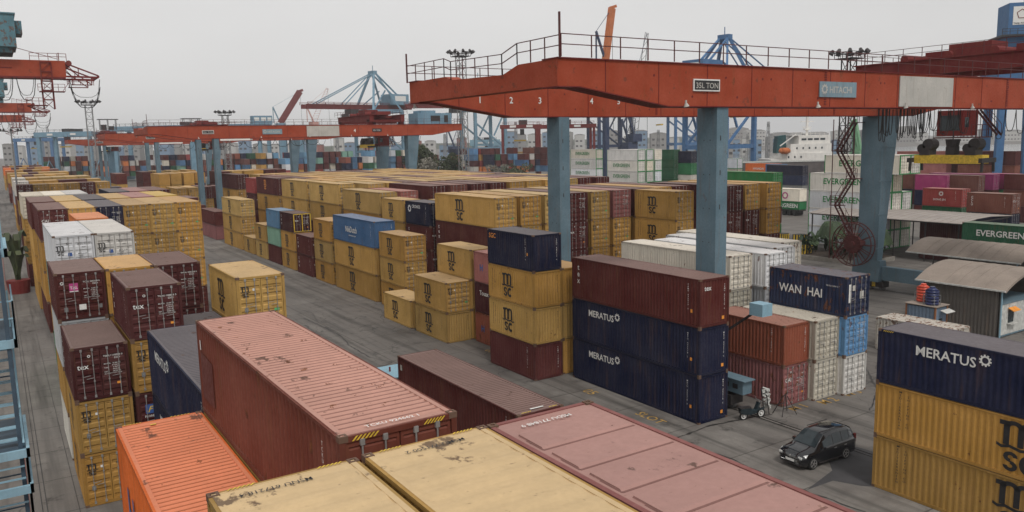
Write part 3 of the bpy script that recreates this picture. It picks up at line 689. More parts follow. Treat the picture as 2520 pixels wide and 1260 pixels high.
# ------------------------------------------------------------------ central block, beyond the crane rail
XB, PB, H4 = 39.2, 2.88, 2.888
def tower(x, y, L, cols, where, H=H4, lod='B', near='door', logo=True, rust=.3, roof='flat', labs=None):
    z = 0
    for k, c in enumerate(cols):
        if c is not None:
            lg_ = None
            if logo: lg_ = MS if c.startswith('must') else (tx() if k == len(cols)-2 and c.startswith('mar') else g_codes)
            lab = labs[k] if labs and labs[k] else '%s container %s, %s' % (NAMEC[c], where, 'topmost' if k == len(cols)-1 else LV[k])
            container(c, x, y, z, L, H, near, lod, lab, gb, roof, rust, lg_)
        z += H+.006
tower(XB, 63.7, L40, ['maroon', 'mustard', 'maroon2', 'mustard2'], 'at the left end of the front inner row', lod='A')
def cron(root, L, H, doors, near):
    g_codes(root, L, H, doors, near); put_mesh(root, 'L', -.004, L*.82, H*.68, gear_mesh(.42, 'white'), 'logo'); put_text(root, 'L', -.004, L*.72, H*.72, 'CRONOS', .50, 'white', bold=.03)
stack(XB, 77.2, L20, [('maroon', S8, 'door', tx()), ('maroon2', S8, 'door', tx()), ('maroon', S8, 'door', tx()), ('navy', S8, 'door', cron, 'flat', .2, 'navy container with white star emblem between two mustard ones')], 'under the navy one with a star emblem', 'A', gb)
tower(XB, 83.9, L20, [None, 'mustard', 'mustard', 'mustard2'], 'just left of the navy star emblem one', H=S8, lod='A')
tower(XB, 90.6, L40, [None, 'mustard', 'mustard', 'mustard2'], 'behind the blue lettered one', H=2.74, lod='A')
tower(XB, 104.2, L40, [None, 'maroon', 'mustard', 'mustard2'], 'fifth along the inner left face', lod='A')
tower(XB, 117.7, L40, [None, 'maroon', 'mustard', 'mustard2'], 'sixth along the inner left face', lod='A')
def mscr(root, L, H, doors, near): put_mesh(root, 'L', -.004, L*.56, H*.30, logo_msc(1.1, 'orange'), 'logo'); g_codes(root, L, H, doors, near)
container('maroon', XB, 132.5, 3*(H4+.006), L40, H4, 'door', 'A', 'maroon container with a tan m s c emblem, topmost on the inner left face', gb, 'flat', .2, mscr)
tower(XB, 132.5, L40, [None, 'mustard', 'mustard'], 'under the maroon one with a tan emblem')
tower(XB, 146, L20, [None, 'maroon', 'maroon', 'red'], 'far along the inner left face', H=2.8)
tower(XB, 158.6, L40, [None, 'maroon', 'mustard', 'maroon'], 'at the far end of the inner left face')
rows = [(63.7, L40, 0, 4), (77.1, L20, -1.2, 3), (88.0, L40, 0, 4), (101.0, L40, 0, 4), (114.2, L40, 0, 4), (127.4, L40, 0, 4), (140.6, L40, 0, 4), (153.8, L20, 0, 4)]
rn = random.Random(12); RW = ['front', 'second', 'third', 'fourth', 'fifth', 'sixth', 'seventh', 'eighth']
front = {1: ['mustard']*4, 2: ['maroon', 'mustard', 'mustard', 'mustard2'], 3: ['mustard', 'maroon', 'maroon', 'maroon'], 4: ['maroon', 'mustard', 'mustard', 'mustard2'], 5: ['mustard', 'mustard', 'mustard', 'rose'], 6: ['mustard', 'maroon', 'mustard', 'maroon']}
for ri, (yy, LL, dz, n) in enumerate(rows):
    for i in range(1, 12):
        x = XB+i*PB
        if ri == 0 and i in front: 
            tower(x, yy, LL, front[i] if i < 4 else [None]+front[i][1:], 'number %d in the front inner row' % (i+1), lod='A'); continue
        if ri == 0 and i > 8: continue
        if ri == 1 and (i in (4, 7) or i > 8): continue
        if ri == 2 and i in (1,): 
            tower(x, 90.6, L40, [None, None, 'maroon', 'rose'], 'beside the third inner stack', H=2.74); continue
        c = rn.choice(['mustard2']*6+['mustard']*2+['maroon', 'rose', 'maroon', 'brown'])
        if ri == 2 and i == 4: c = 'maroon'
        if dz: container(c, x, yy, 7.79, LL, S8, 'door', 'B', '%s roof %s across in the low second inner row' % (NAMEC[c], ORD[min(i, 6)] if i < 7 else ['eighth', 'ninth'][i-7]), gb, 'flat', .3, None); continue
        z = 3*(H4+.006)
        oc = ['leftmost', 'second', 'third', 'fourth', 'fifth', 'sixth', 'seventh', 'eighth', 'ninth', 'tenth', 'eleventh', 'twelfth'][i]
        container(c, x, yy+rn.uniform(-.3, .3), z, LL, H4, 'door', 'B' if ri < 4 else 'C', '%s container roof, %s across in the %s inner row' % (NAMEC[c], oc, RW[ri]), gb, 'flat', .3, MS if c.startswith('must') and ri == 2 and i in (2,) else None)
tower(56.0, 57.0, L20, [None, 'mustard', 'mustard', 'mustard'], 'jutting forward in front of the inner row', lod='A', near='door')
tower(66.1, 59.5, L40, ['mustard', 'mustard', 'maroon', 'maroon'], 'first of three just right of the crane leg', lod='A', roof='flat')
tower(69.3, 59.9, L40, ['maroon', 'mustard', 'maroon', 'mustard'], 'second of three just right of the crane leg', lod='A')
tower(72.5, 59.6, L40, ['maroon', 'maroon', 'mustard', 'mustard'], 'third of three just right of the crane leg', lod='A')
stack(103.5, 84.0, L40, [('green', 2.74), ('maroon', 2.74), ('green', 2.74), ('green', 2.74)], 'of the green stack behind the mustard door ends', 'A', 'stacks on the right')
# scattered stacks farther up the lane, between the two blocks
rn = random.Random(5); k = 0
for (x, y, L, cs) in [(26.5, 197, L20, ['maroon', 'mustard']), (33.3, 188, L40, ['maroon', 'mustard', 'mustard']), (36.2, 189, L40, ['maroon', 'mustard', 'mustard2']), (39.2, 190, L40, ['mustard', 'mustard', 'maroon']), (42.1, 192, L20, ['maroon', 'maroon', 'maroon']),
    (33.3, 208, L40, ['mustard', 'maroon', 'mustard', 'mustard']), (36.3, 210, L40, ['mustard', 'mustard', 'mustard', 'mustard2']), (39.3, 210, L40, ['maroon', 'maroon', 'mustard', 'mustard']), (42.3, 212, L40, ['maroon', 'maroon', 'maroon', 'mustard']), (45.2, 206, L20, ['maroon', 'maroon']),
    (48, 210, L40, ['maroon', 'maroon', 'maroon', 'maroon']), (51, 210, L40, ['maroon', 'maroon', 'maroon', 'mustard']), (54, 210, L40, ['mustard', 'mustard', 'maroon', 'mustard2']), (57, 212, L40, ['maroon', 'navy', 'mustard', 'mustard']),
    (60, 212, L40, ['maroon', 'maroon', 'maroon', 'maroon']), (63, 212, L40, ['mustard', 'maroon', 'mustard', 'maroon']), (33.3, 233, L40, ['mustard', 'mustard', 'maroon', 'maroon']), (37, 236, L40, ['mustard', 'maroon', 'mustard', 'mustard2']),
    (41, 236, L40, ['mustard', 'mustard', 'mustard', 'mustard2']), (45, 236, L40, ['maroon', 'mustard', 'mustard', 'mustard']), (22.8, 210, L20, ['navy', 'maroon', 'navy']), (19.8, 214, L20, ['navy', 'maroon', 'maroon']), (26, 225, L40, ['mustard', 'maroon', 'mustard', 'maroon']),
    (10.2, 124, L20, ['mustard', 'mustard', 'rose']), (15.8, 113.2, L20, ['maroon', 'maroon', 'maroon', 'rose']), (18.5, 104, L20, ['maroon', 'maroon', 'maroon', 'maroon'])]:
    k += 1
    for j, c in enumerate(cs):
        container(c, x, y, j*(2.70), L, 2.69, 'door', 'C' if y > 200 else 'B', '%s container, %s, in far lane stack %d from the near side' % (NAMEC[c], LV[j], k), 'far stacks up the lane', 'flat', .3, MS if c.startswith('must') and y < 200 else None)

# ------------------------------------------------------------------ rail mounted gantry cranes of the yard
def railing(mb, pts, h=1.1, step=1.8, t=.045, rails=(1., .55)):
    for (a, b) in zip(pts, pts[1:]):
        a = Vector(a); b = Vector(b); n = max(1, round((b-a).length/step))
        for i in range(n+1):
            p = a.lerp(b, i/n); mb.bar(p, p+Vector((0,0,h)), t)
        for r in rails: mb.bar(a+Vector((0,0,h*r)), b+Vector((0,0,h*r)), t*.9)
def flood(mb, x, y, z):
    mb.tube((x,y,z-.05), (x+.05,y,z-.24), .07, 8, .17, False); mb.tube((x,y,z-.05), (x,y,z+.12), .06, 8)
def loops(mb, x0, x1, y, z, n, drop, r=.03, jit=None):
    for i in range(n):
        a = x0+(x1-x0)*i/n; b = x0+(x1-x0)*(i+1)/n; d = drop*(jit.uniform(.8, 1.15) if jit else 1)
        mb.path([(a+(b-a)*t, y, z-d*(1-(2*t-1)**4)) for t in (0,.06,.15,.3,.5,.7,.85,.94,1)], r, 4)
def stairs(mb, x, y0, y1, z0, z1, wd=.7):
    n = max(2, int(abs(z1-z0)/.25))
    for k in (0, wd): mb.bar((x+k, y0, z0), (x+k, y1, z1), .05, .18)
    for i in range(n): 
        t = (i+.5)/n; y = y0+(y1-y0)*t; z = z0+(z1-z0)*t; mb.box(x, y-.11, z-.015, x+wd, y+.11, z+.015)
    for k in (0, wd):
        mb.bar((x+k, y0, z0+1), (x+k, y1, z1+1), .04)
        for t in (0, .5, 1): yy = y0+(y1-y0)*t; zz = z0+(z1-z0)*t; mb.bar((x+k, yy, zz), (x+k, yy, zz+1), .04)
def gantry(Y, label, near=False, XL=25.1, XR=93., trolley=78., numbers=True, extra=None):
    """two box girders along x at Y and Y+17.5, four legs, bogies, walkways, trolley"""
    rt = empty('gantry_crane', label, 'gantry crane', (0, Y, 0), 0, 'gantry cranes over the yard' if not near else None)
    ZT = 21.05; W = 1.25
    prof = [(XL, 19.65), (XL+1.4, 19.65), (XL+7.8, 18.66), (XR-7.8, 18.66), (XR-1.4, 19.65), (XR, 19.65), (XR, ZT), (XL, ZT)]
    gs = []
    for gi, y in enumerate((0, 16.3)):
        mb = MB(); mb.prism(prof, 'y', y, y+W)
        g_ = mb.build('girder', M['crane'], rt); g_['rust'] = .5; gs.append(g_)
        fl = MB(); fl.box(XL-.05, y-.08, ZT+.003, XR+.05, y+W+.08, ZT+.07)
        for (a, b) in zip(prof[:5], prof[1:6]):
            fl.bar((a[0], y+W/2, a[1]-.035), (b[0], y+W/2, b[1]-.035), W+.2, .06)
        fl.build('flange', M['crane_dark'], g_)
        sm = MB()
        x = XL+3.2; 
        while x < XR-2:
            zb = 19.6 if x < XL+2 else (19.65-(x-XL-1.4)/6.4 if x < XL+7.8 else 18.68)
            if x > XR-7.8: zb = 18.66+(x-XR+7.8)/6.4
            sm.box(x, y-.02, zb, x+.045, y-.002, ZT-.01)
            x += 3.9
        if near:
            for bx_ in (47.2, 71.3): 
                for k in range(14): sm.box(bx_, y-.03, 18.8+k*.16, bx_+.22, y-.004, 18.88+k*.16)
            hr = random.Random(3)
            for k in range(26):
                xx = hr.uniform(XL+2, 76); sm.tube((xx, y-.012, hr.choice([19.25, 20.3, 20.2])), (xx, y+.01, 19.8), .001, 4)
                zz = hr.choice([19.2, 20.35]); sm.tube((xx, y-.012, zz), (xx, y+.0, zz), .075, 8)
        sm.build('weld_seam', M['crane_dark'], g_)
        rl = MB(); yo = y-.35 if gi == 0 else y+W+.35
        railing(rl, [(XL, yo, ZT+.06), (XR, yo, ZT+.06)], 1.15, 2.0, .05); 
        rl.box(XL, min(yo, y), ZT+.072, XR, max(yo, y+W), ZT+.10) if False else None
        rl.build('railing', M['rail'], rt)
    for X in (XL, XR-1.0):     # end ties
        e = MB(); z0 = 19.66
        e.prism([(W, z0), (W+15.05, z0), (W+15.05, ZT), (12.3, ZT), (11.4, 20.78), (5.3, 20.62), (3.7, ZT), (W, ZT)], 'x', X, X+1.0)
        t = e.build('end_tie', M['crane'], rt); t['rust'] = .2
        rl = MB(); xx = X-.05 if X == XL else X+1.05
        railing(rl, [(xx, -.3, ZT), (xx, 3.7, ZT), (xx, 5.3, 20.62), (xx, 11.4, 20.78), (xx, 12.3, ZT), (xx, 17.8, ZT)], 1.15, 1.5, .05)
        if X == XL: rl.bar((xx, -.3, ZT), (xx, -.3, ZT+2.3), .09); rl.bar((xx, 17.8, ZT), (xx, 17.8, ZT+2.0), .09)
        rl.build('railing', M['rail'], rt)
    # legs: straight pair on the left rail, tapering pair on the right rail
    for y in (0., 16.1):
        l = MB().box(37., y, 1.0, 37.98, y+1.62, 18.59).build('leg', M['leg'], rt); l['rust'] = .45
        d = MB(); hr = random.Random(int(y)+2)
        for k in range(7): zz = 4+k*2.1; d.box(36.985, y+.5, zz, 36.999, y+.56, zz+.06); d.box(36.985, y+1.0, zz, 36.999, y+1.06, zz+.06); d.box(37.3, y-.014, zz, 37.36, y-.001, zz+.3) if hr.random() > .4 else None
        d.build('bolt', M['dark'], l)
        mb = MB(); y1 = y+2.1 if y else y+(.6 if near else 1.9); y0 = y-.3 if y else y-(1.3 if near else 0)
        mb.prism([(79., 3.2), (79.9, 3.2), (81.9, 18.59), (79., 18.59)], 'y', y0, y1)
        mb.prism([(78.6, .95), (80.6, .95), (79.95, 3.2), (78.95, 3.2)], 'y', y0-.4, y1+.4)
        l = mb.build('leg', M['leg'], rt); l['rust'] = .45
        d = MB()
        for k in range(4): d.box(78.7, y0-.05, 4.5+k*3.6, 80.0+k*.47, y0-.003, 4.62+k*3.6)
        d.build('stiffener', M['leg'], l)
    for X in (37.0, 79.05):     # sill beams with cut-outs and bogies
        mb = MB(); mb.box(X+.1, -2.3, 1.15, X+.9, -.02 if X < 50 else -.42, 2.0); mb.box(X+.1, 1.66 if X < 50 else 2.32, 1.15, X+.9, 16.06 if X < 50 else 15.36, 2.0 if X < 50 else 2.6)
        mb.box(X, -2.5, 2.0, X+1, -.04 if X < 50 else -.44, 2.06)
        s_ = mb.build('sill_beam', M['leg'], rt)
        d = MB()
        for k in range(3): d.box(X+.085, -1.9+k*.7, 1.45, X+.099, -1.5+k*.7, 1.75)
        d.build('opening', M['dark'], s_)
        for y in (-1.5, .8, 15.0, 17.6):
            b = MB().box(X-.05, y, .35, X+1.05, y+2.2, .95).build('bogie', M['dark'], rt)
            MB().box(X-.056, y+.9, .37, X+1.056, y+1.3, .93).build('hazard_band', M['yellow'], b)
            wv = MB()
            for k in (.4, 1.7): wv.tube((X+.35, y+k, .32), (X+.65, y+k, .32), .32, 14)
            wv.build('wheel', M['grey'], b)
    if near: MB().box(38.0, -2.9, 6.0, 38.9, -1.9, 6.75).build('control_box', M['lightblue'], rt); MB().bar((38.3, -1.95, 6.1), (37.6, .4, 4.2), .08).bar((38.6, -1.95, 6.1), (37.9, .4, 4.2), .08).build('bracket', M['dark'], rt)
    fl = MB()
    for x in (34.1, 46.2, 56.3, 65.5, 74.): flood(fl, x, -.28, 18.85)
    for x in (28.2, 29.6): flood(fl, x, 17.9 if x > 29 else 18.2, 19.6)
    flood(fl, XL+.5, 17.9, 19.55); fl.build('floodlight', M['sign'], rt)
    # signs and numbers
    def board(x0, x1, z0, z1, mt, frame=True, nm='sign_board'):
        b = MB().box(x0, -.10, z0, x1, -.03, z1).build(nm, M[mt], rt); b['rust'] = .45; return b
    b = board(34.9, 37.1, 19.52, 20.22, 'white'); MB().box(34.98, -.115, 19.60, 37.02, -.103, 20.14).build('panel', M['black'], b)
    put_text(b, 'E', 35.06, -.125, 19.69, '35L TON', .46, 'sign', bold=.02, sx=1.04)
    b = board(46.6, 50.6, 19.30, 20.32, 'signblue'); put_text(b, 'E', 47.6, -.11, 19.58, 'HITACHI', .62, 'sign', bold=.03, sx=1.03); put_mesh(b, 'E', 47.1, -.11, 19.82, gear_mesh(.34, 'sign'), 'emblem')
    board(55.8, 62.9, 18.72, 20.9, 'sign', nm='blank_board')
    if not near: b = board(70.5, 72.7, 19.52, 20.22, 'black'); put_text(b, 'E', 70.7, -.11, 19.70, '35L TON', .42, 'white', bold=.02); put_text(rt, 'E', 66.2, -.05, 19.5, '4', 1.0, 'white', bold=.04, name='number')
    if not near: board(38.2, 44.0, 18.15, 18.5, 'white', nm='strip_sign')
    for i, x in enumerate((29.9, 32.6, 35.2, 40.2, 43., 45.8, 49, 52, 55, 58)):
        put_text(rt, 'E', x, 16.28, 19.62, str(i+1), .66, 'white', bold=.03, name='number')
    # festoon cable under the far girder
    mb = MB(); jr = random.Random(7)
    if near:
        for dy in (0, .16): loops(mb, 61.6, 69.0, 1.7+dy, 18.6, 5, 2.0, .03, jr)
        for k in range(20): loops(mb, 55.6+k*.33, 56.1+k*.33, 1.6+jr.uniform(-.25,.25), 18.6, 1, jr.uniform(1.7, 2.5), .035)
        loops(mb, 73, 86, 1.7, 18.6, 7, 2.2, .035, jr)
    else: loops(mb, 40, 64, 15.6, 18.55, 7, 1.8, .05, jr); loops(mb, 80, 90, 15.6, 18.55, 4, 1.8, .05, jr)
    mb.build('festoon_cable', M['rubber'], rt)
    # trolley
    T = trolley; tr = MB(); z0 = 22.3 if near else 21.6
    tr.box(T-4.2, -.1, 21.13, T-3.4, 1.1, z0+.6).box(T+3.3, -.1, 21.13, T+4.1, 1.1, z0+.6).box(T-4.2, 16.5, 21.13, T-3.4, 17.7, z0+.6).box(T+3.3, 16.5, 21.13, T+4.1, 17.7, z0+.6).box(T-2.6, 0, 21.2, T+2.5, 1., 21.9)
    for dx in (-4.2, 3.2):
        tr.box(T+dx, -.6, z0+.1, T+dx+.9, 18.4, z0+1.5); tr.box(T+dx-.2, -.8, z0+1.5, T+dx+1.1, 18.6, z0+1.62)
    tr.box(T-4.2, -.2, z0, T+4.1, 1.2, z0+.5); tr.box(T-4.2, 16.5, z0, T+4.1, 17.8, z0+.5)
    tr.box(T-3.4, 4, z0+1.0, T+3.3, 5, z0+1.55); tr.box(T-3.4, 12, z0+1.0, T+3.3, 13, z0+1.55)
    to = tr.build('trolley', M['crane_dark'], rt)
    mc = MB(); mc.box(T-2.6, 5.5, z0+1.65, T+.4, 9.5, z0+2.9); mc.box(T+.8, 10.2, z0+1.65, T+3.2, 13.8, z0+2.7); mc.box(T-2., 1.2, z0+1.65, T+1.6, 3.6, z0+2.4)
    for k in range(3): mc.tube((T-3, 5.+k*4.4, z0+1.9), (T+2.6, 5.+k*4.4, z0+1.9), .42, 12)
    mc.build('hoist_machinery', M['crane_dark'], to)
    rl = MB(); railing(rl, [(T-4.9, -.8, z0+1.62), (T-4.9, 18.6, z0+1.62), (T+4.7, 18.6, z0+1.62), (T+4.7, -.8, z0+1.62)], 1.1, 1.9, .05); rl.build('railing', M['rail'], to)
    cb = MB(); cx, cy = (T+.5, 6.0) if not near else (75.0, 5.4)
    cb.box(cx, cy, 16.4, cx+2.6, cy+2.4, 18.75); cabin = cb.build('operator_cabin', M['crane_dark'], to)
    MB().box(cx-.02, cy+.3, 16.9, cx-.004, cy+2.1, 18.3).box(cx+.3, cy-.02, 17.2, cx+1.0, cy-.004, 18.1).build('window', M['glass'], cabin)
    rl = MB(); railing(rl, [(cx-.2, cy-.9, 16.3), (cx+3.4, cy-.9, 16.3), (cx+3.4, cy+2.6, 16.3)], 1.1, 1.0, .05); rl.box(cx-.2, cy-1., 16.2, cx+3.4, cy+2.6, 16.3); rl.bar((cx+3, cy-.8, 16.3), (cx+3, cy-.8, 20.6), .06)
    stairs(rl, cx+2.6, cy+.2, cy-1.8, 18.8, 16.4); rl.build('cabin_platform', M['rail'], cabin)
    # spreader on its ropes
    sx, sy, sz = (72.0, 1.7, 14.4) if near else (T-1.5, 5., 16.4)
    sp = MB(); sp.box(sx-.55, sy, sz-.4, sx+.55, sy+6.1, sz+.35); spo = sp.build('spreader', M['yellow'], rt)
    d = MB()
    for yy in (sy-.3, sy+6.1): d.box(sx-1.2, yy, sz-.3, sx+1.2, yy+.3, sz+.1); d.bar((sx-.9, yy+.1, sz), (sx-1.0, yy+.1, sz-1.1), .18); d.bar((sx+.9, yy+.1, sz), (sx+1.0, yy+.1, sz-1.1), .18)
    for yy in (sy+.5, sy+4.6):
        d.tube((sx-.5, yy+.3, sz+1.3), (sx+.5, yy+.3, sz+1.3), .52, 12); d.tube((sx-.5, yy+.9, sz+.95), (sx+.5, yy+.9, sz+.95), .4, 12); d.box(sx-.6, yy+.1, sz+.35, sx+.6, yy+1.0, sz+1.0)
    d.box(sx-.4, sy+2.5, sz+.36, sx+.4, sy+3.3, sz+1.1); d.tube((sx, sy+2.9, sz+1.1), (sx, sy+2.9, sz+1.75), .5, 10, .62)
    d.build('headblock', M['dark'], spo)
    rp = MB()
    for yy in (sy+.8, sy+4.9):
        for k in (-.35, .35): rp.bar((sx+k, yy, sz+1.3), (sx+k, yy, 21.4), .035)
    rp.path([(sx, sy+2.9, sz+1.7), (sx+.1, sy+3.0, 18.), (sx, sy+3.1, 21.3)], .05, 5); rp.build('hoist_rope', M['rubber'], spo)
    return rt
g1 = gantry(34.25, 'nearest red gantry crane on grey blue legs, spanning the central block', True, trolley=82.)
# stair tower and cable reel on its far right leg
st = MB(); zz = 3.0; sgn = 1
for k in range(5):
    y0 = 18.7 if k % 2 else 20.6; y1 = 20.6 if k % 2 else 18.7
    stairs(st, 78.1, y0, y1, zz, zz+3.0, .7); st.box(77.9, y1-.8, zz+2.95, 78.95, y1+.5, zz+3.02)
    railing(st, [(77.95, y1-.8, zz+3.0), (77.95, y1+.5, zz+3.0)], 1.1, .6, .05); zz += 3.0
st.bar((78.0, 18.4, 3), (78.0, 18.4, 18.4), .07).bar((78.0, 21., 3), (78.0, 21., 18.4), .07)
st.build('stair_tower', M['rail'], g1)
rl_ = MB(); cx_, cy_, cz_ = 77.3, 17.6, 5.0; RR = 2.35
for xo in (-.35, .35):
    for i in range(28):
        a, b = 2*math.pi*i/28, 2*math.pi*(i+1)/28
        rl_.bar((cx_+xo, cy_+RR*math.cos(a), cz_+RR*math.sin(a)), (cx_+xo, cy_+RR*math.cos(b), cz_+RR*math.sin(b)), .09)
        if i % 2 == 0: rl_.bar((cx_+xo*.4, cy_+.2*math.cos(a), cz_+.2*math.sin(a)), (cx_+xo, cy_+RR*math.cos(a), cz_+RR*math.sin(a)), .07)
rl_.tube((cx_-.4, cy_, cz_), (79.0, cy_, cz_), .35, 12).tube((cx_-.2, cy_, cz_), (cx_+.2, cy_, cz_), 1.0, 20); rl_.build('cable_reel', M['rail'], g1)
gantry(165., 'second red gantry crane farther up the lane, its trolley above its right leg', trolley=74.)
_g2 = [o for o in col.objects if o.name.startswith('gantry_crane')][-1]
MB().box(83.2, 3, 21.2, 92, 8, 23.7).box(84.2, 3.4, 23.7, 88, 7.4, 24.3).build('machinery_house', M['sts'], _g2); MB().box(86.5, 2.9, 21.9, 88.9, 3, 23.1).box(90, 2.9, 21.6, 91, 3, 23.2).build('louvre', M['dark'], _g2)
gantry(233., 'third red gantry crane, half hidden behind the second one', trolley=52.)
gantry(352., 'farthest and smallest of the red gantry cranes', trolley=40.)

def at(px, py, z):
    d = ray(px, py); return Vector((d.x*z, d.y*z, CAMH+d.z*z))
def lattice(mb, x, y, z0, z1, w, step, t=.1, w1=None):
    w1 = w1 or w; n = max(1, round((z1-z0)/step)); P = []
    for i in range(n+1):
        f = i/n; ww = (w+(w1-w)*f)/2; z = z0+(z1-z0)*f; P.append([(x+a*ww, y+b*ww, z) for a, b in ((-1,-1),(1,-1),(1,1),(-1,1))])
    for i in range(n):
        for k in range(4):
            mb.bar(P[i][k], P[i+1][k], t); mb.bar(P[i+1][k], P[i+1][(k+1)%4], t*.7); mb.bar(P[i][k], P[i+1][(k+1)%4], t*.5)
def light_mast(px, py, z, top, label, w=1.6, mt='grey', head=True):
    p = at(px, py, z); t = at(px, top, z).z
    r = empty('light_mast', label, 'light mast', (p.x, p.y, 0), 0, 'light masts over the port')
    mb = MB(); lattice(mb, 0, 0, 0, t-3, w, 2.6, .2); mb.build('mast', M[mt], r)
    h = MB(); h.box(-w, -w, t-3, w, w, t-2.8)
    for i in range(10):
        a = 2*math.pi*i/10; x, y = 1.6*w*math.cos(a), 1.6*w*math.sin(a); h.bar((0,0,t-2.2), (x,y,t-1.6), .12); h.tube((x,y,t-1.2), (x*1.15,y*1.15,t-1.9), .3, 7, .5)
    railing(h, [(-w,-w,t-2.8),(w,-w,t-2.8),(w,w,t-2.8),(-w,w,t-2.8),(-w,-w,t-2.8)], 1.2, 1.5, .1)
    h.build('floodlight_ring', M['dark'], r); return r
light_mast(1140, 350, 240, 118, 'pale lattice light mast seen above the left arm of the red crane', 2.2)
light_mast(228, 370, 300, 240, 'slim lattice light mast rising behind the left crane tip', 2.3)
light_mast(2083, 328, 163, 112, 'dark square lattice light mast behind the red crane, toward the right', 2.0, 'dark')
light_mast(559, 362, 300, 265, 'small lattice light mast standing above the second red crane', 2.)
p = at(32, 370, 150)
r = empty('street_lamp', 'single pole lamp with a ring of lights over the far left containers', 'lamp', (p.x, p.y, 0))
MB().tube((0,0,0), (0,0,20.6), .22, 8, .12).build('pole', M['grey'], r)
mb = MB()
for i in range(8):
    a = math.pi*i/4; mb.bar((0,0,20.4), (1.6*math.cos(a),1.6*math.sin(a),20.9), .07); mb.tube((1.6*math.cos(a),1.6*math.sin(a),21.2), (1.7*math.cos(a),1.7*math.sin(a),20.7), .14, 6, .26)
mb.build('lamp_head', M['dark'], r)

# ------------------------------------------------------------------ sheds, hut and canopy on the right
M['shedwall'] = paint('corrugated_grey_sheet', rust=.25, color=(.13,.12,.11), rough=.7)
M['shedroof'] = paint('dusty_sheet_roof', rust=.3, color=(.30,.255,.22), rough=.8, streak=False)
M['canopy'] = paint('pale_canopy_sheet', rust=.1, color=(.34,.31,.29), rough=.8, streak=False)
def arch_shed(x0, x1, y0, y1, eave, rise, label, wall=True):
    r = empty('storage_shed', label, 'shed', (x0, y0, 0)); W = x1-x0; L = y1-y0; n = 14
    def zz(u): return eave+rise*(1-(2*u-1)**2)
    mb = MB()
    pts = [(-.4+(W+.8)*i/n, zz(i/n)) for i in range(n+1)]
    mb.add([(a, -.6, b) for a, b in pts]+[(a, L+.5, b) for a, b in pts], [(i, i+1, n+2+i, n+1+i) for i in range(n)])
    mb.add([(a, -.6, b-.06) for a, b in pts]+[(a, L+.5, b-.06) for a, b in pts], [(i, n+1+i, n+2+i, i+1) for i in range(n)])
    mb.add([(a, -.6, b) for a, b in pts]+[(a, -.6, b-.22) for a, b in pts], [(i, n+1+i, n+2+i, i+1) for i in range(n)])
    for k in range(1, int(L/1.1)):
        for i in range(n): mb.bar((pts[i][0], k*1.1, pts[i][1]+.012), (pts[i+1][0], k*1.1, pts[i+1][1]+.012), .05, .03)
    mb.build('roof', M['shedroof'], r)['rust'] = .3
    MB().bar((-.46, -.6, eave-.06), (-.46, L+.5, eave-.06), .12, .12).build('gutter', M['offwhite'], r)
    mb = MB()
    if wall:
        sheet(mb, wave_pts(0, L, .30, .05), lambda t,o: (.0+o, t, 0), lambda t,o: (.0+o, t, eave+.1), True)
        sheet(mb, wave_pts(0, W, .30, .05), lambda t,o: (t, L-o, 0), lambda t,o: (t, L-o, eave+.15))
    mb.box(W-.1, 0, 0, W, L, eave+.1); mb.box(.0, -.02, 0, .08, .1, eave+.2) ; mb.box(W*.5, L-.3, 0, W*.5+.1, L-.2, eave+rise*.9)
    mb.build('wall', M['shedwall'], r)['rust'] = .2
    for x in (.04, W-.12): MB().tube((x, -.12, 0), (x, -.12, eave), .07, 8).build('post', M['lightblue'], r)
    return r
M['offwhite'] = plain('offwhite_trim', (.5,.5,.47), .6)
arch_shed(67.3, 75.8, 31.8, 38.2, 4.12, 1.25, 'grey corrugated shed with dusty arched roof behind the water tanks')
arch_shed(81.3, 88.5, 37.2, 47.5, 4.3, 1.2, 'second arched shed roof behind the first one at the right edge', False)
r = empty('site_office', 'white cabin with an orange window awning under the arched shed', 'office cabin', (67.75, 31.85, 0))
mb = MB(); sheet(mb, wave_pts(0, 6, .26, .03), lambda t,o: (t, o-.01, .2), lambda t,o: (t, o-.01, 2.75)); mb.box(.0, .05, .2, 6, 2.4, 2.72)
mb.build('wall', M['offwhite'], r); MB().box(-.02, -.04, .08, 6, 2.5, .19).box(-.02, -.04, 2.76, 6, 2.5, 2.9).build('frame', M['leg'], r)
wd_ = MB().box(1.15, -.06, 1.15, 1.95, -.02, 2.15).build('window', M['glass'], r)
MB().prism([(-.06, 2.35), (-.5, 2.15), (-.5, 2.19), (-.06, 2.42)], 'x', 1.0, 2.15).build('awning', M['orange'], r)
MB().box(1.0, -.35, 1.02, 2.1, -.02, 1.10).build('window_sill', M['offwhite'], r)
# small blue hut with tanks
r = empty('guard_hut', 'small corrugated blue hut with rusty corner posts carrying water tanks', 'hut', (60.6, 33.3, 0))
M['hutblue'] = paint('hut_blue_sheet', rust=.3, color=(.17,.24,.33))
M['rusty'] = paint('rusty_steel', rust=.8, color=(.30,.13,.06))
mb = MB(); w_, l_, h_ = 1.75, 2.45, 3.25
sheet(mb, wave_pts(.05, l_-.05, .28, .04), lambda t,o: (.02+o, t, 0), lambda t,o: (.02+o, t, h_-.1), True); sheet(mb, wave_pts(.05, w_-.05, .28, .04), lambda t,o: (t, .02+o, 0), lambda t,o: (t, .02+o, h_-.1))
mb.box(w_-.05, 0.1, 0, w_, l_, h_-.1).box(.1, l_-.05, 0, w_-.1, l_, h_-.1); mb.build('wall', M['hutblue'], r)['rust'] = .3
mb = MB()
for x in (0, w_-.1):
    for y in (0, l_-.1): mb.box(x-.01, y-.01, 0, x+.11, y+.11, h_)
mb.build('corner_post', M['rusty'], r)
